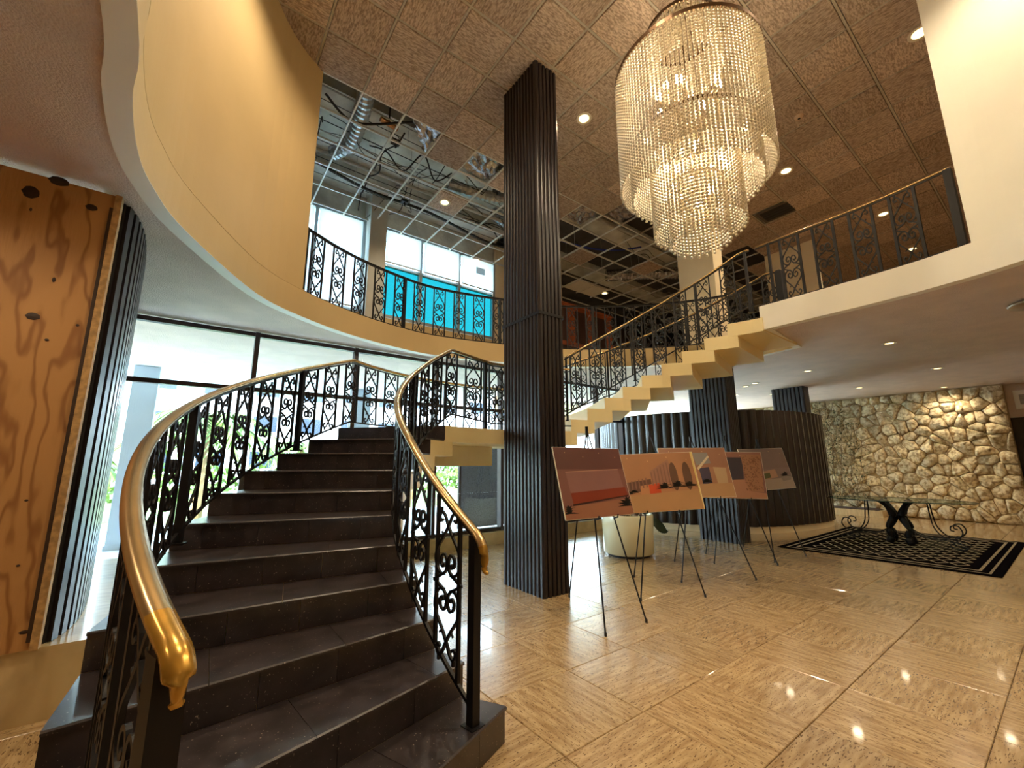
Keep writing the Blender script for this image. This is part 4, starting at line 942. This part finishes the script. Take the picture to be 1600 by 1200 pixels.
beads('crown_bead_curtain', drum(.352, 5.77, 5.25, .036))
beads('outer_bead_curtain', drum(.69, 5.24, 4.02, .037))
beads('middle_bead_curtain', drum(.585, 4.44, 3.90, .037)); beads('lower_bead_curtain', drum(.40, 4.61, 3.50, .036)); beads('inner_bead_curtain', drum(.255, 4.0, 3.36, .036))
arms = MB(); bm_ = MB(); bm_.lathe([(0, -.035), (.018, -.03), (.027, -.005), (.024, .02), (.012, .045), (0, .055)], 10); bume = bm_.mesh('bulb'); bume.materials.append(BULBM)
for z, r, n, ph in ((5.1, .15, 2, .3), (5.0, .3, 3, .9), (5.0, .28, 4, .2), (4.8, .42, 5, .5), (4.62, .3, 4, .8), (4.45, .48, 5, .1), (4.25, .25, 4, .6), (4.05, .3, 4, 0), (3.88, .15, 3, .4)):
    for i in range(n):
        a = 2*pi*i/n+ph; x, y = r*cos(a), r*sin(a)
        arms.tube([(0, 0, z-ZC-.12), (x*.6, y*.6, z-ZC-.15), (x, y, z-ZC-.04)], .006, 4); inst('bulb', bume, ch, (x, y, z-ZC))
arms.build('arms', BRASS, ch)
for z, e_ in ((5.2, 45), (4.75, 55), (4.3, 55), (3.95, 30)): lamp('chandelier_lamp', 'POINT', (CHX, CHY, z), e_, (1, .80, .52), .12)

# ---------------------------------------------------------------- outside
struct(boxo('floor_patio', -8, 14, 7.0, 13.5, -.2, -.02, PAVE)); struct(boxo('floor_patio_strip', -8, 14, YW+.03, 7.0, -.007, .0, PAVE))
gr = tag(boxo('lawn', -30, 60, 13.5, 24, -.25, -.06, GRASS), 'bright green lawn beyond the patio', 'lawn'); gr['kind'] = 'stuff'
struct(boxo('floor_street', -60, 90, 24, 80, -.3, -.1, PAVE))
struct(boxo('ceiling_canopy', -5, 6.25, YU+.31, 11.2, ZS+.02, ZS+.3, EXTW))
t = thing('exterior_column', 'pale grey round edged column standing on the patio outside the left window', 'column', (-.80, 10.0, -.02)); b = MB(); b.box(-.18, .18, -.16, .16, 0, ZS+.03); b.build('shaft', EXTC, t)
b = MB(); b.box(-.2, .2, -.18, .18, 0, .08); b.build('base', EXTC, t)
t = thing('exterior_column', 'pale grey column on the patio seen behind the stair landing', 'column', (3.1, 10.2, -.02)); b = MB(); b.box(-.2, .2, -.18, .18, 0, ZS+.03); b.build('shaft', EXTC, t)
b = MB(); b.box(-.22, .22, -.2, .2, 0, .08); b.build('base', EXTC, t)
t = thing('frosted_screen', 'dark speckled glass screen outside the window behind the landing', 'screen', (5.6, 8.2, 0)); b = MB(); b.box(-.85, .95, -.02, .02, .0, 1.95); b.build('panel', FROST, t); b = MB(); b.box(-.9, -.85, -.03, .03, 0, 2.0); b.build('post', DARKFR, t)
# white building
bd = thing('apartment_building', 'long white balconied apartment building far across the street', 'building', (0, 42, -.1))
b = MB(); b.box(-26, 34, 0, 8, 0, 12.5); b.build('walls', EXTW, bd)
wb = MB(); wb.box(-.9, .9, -.06, .02, 0, 1.4); wme = wb.mesh('window'); wme.materials.append(BWIN)
bbm = MB(); bbm.box(-1.6, 1.6, -1.0, 0, 0, .9); bme2 = bbm.mesh('balcony'); bme2.materials.append(EXTW)
for fl_ in range(4):
    for i in range(16):
        inst('window', wme, bd, (-24+3.6*i, 0, 1.2+3*fl_)); 
        if i % 2 == 0: inst('balcony', bme2, bd, (-24+3.6*i, 0, .3+3*fl_))
b = MB(); b.box(-26.2, 34.2, -.3, 8.2, 12.5, 12.9); b.build('roof_parapet', EXTW, bd)
def palm(x, y, h, lab, n=15, s=1):
    t = thing('palm_tree', lab, 'palm tree', (x, y, -.08), 0, 'palms on the lawn'); b = MB(); b.tube(catmull([(0, 0, 0), (.08, 0, h*.5), (.02, .05, h)], 5), [.16-.05*i/10 for i in range(11)], 8); b.build('trunk', TRUNK, t)
    for i in range(n):
        a = 2*pi*i/n+rv.uniform(-.2, .2); el = rv.uniform(.1, .9); P = []
        for q in range(8):
            f = q/7; P.append(Vector((cos(a)*1.7*s*f*cos(el*.6), sin(a)*1.7*s*f*cos(el*.6), h+s*(1.2*el*f-1.35*f*f))))
        b = MB(); b.tube(P, .015, 4)
        for q in range(1, 8):
            d = (P[q]-P[q-1]).normalized(); sd_ = d.cross(Vector((0, 0, 1))).normalized()
            for sg in (-1, 1):
                for e_ in (0, .5):
                    p = P[q-1].lerp(P[q], e_); tip = p+sd_*sg*.42*s*(1.1-q/9)+d*.25*s-Vector((0, 0, .14*s)); b.add([p-d*.07, p+d*.09, tip], [[0, 1, 2]])
        b.build('frond', PALM, t)
palm(.25, 14.5, 2.7, 'bushy palm just right of the pale patio column', 30, 1.15); palm(-2.4, 15.5, 1.6, 'low palm left of the pale patio column', 16); palm(3.2, 17.5, 2.1, 'palm seen through the outer stair railing', 16); palm(7.5, 17, 2.2, 'palm behind the stair landing railing', 16)
hd = MB()
for i in range(1400):
    x = rv.uniform(-12, 16); z = rv.uniform(0, 1.2); y = 22.6+rv.uniform(-.4, .4); a = rv.uniform(0, 6.28); hd.add([(x, y, z), (x+.3*cos(a), y, z+.3*sin(a)), (x+.3*cos(a+1), y-.15, z+.3*sin(a+1))], [[0, 1, 2]])
o = hd.build('hedge', PALM); o['kind'] = 'stuff'; tag(o, 'long green hedge at the back of the lawn', 'hedge')
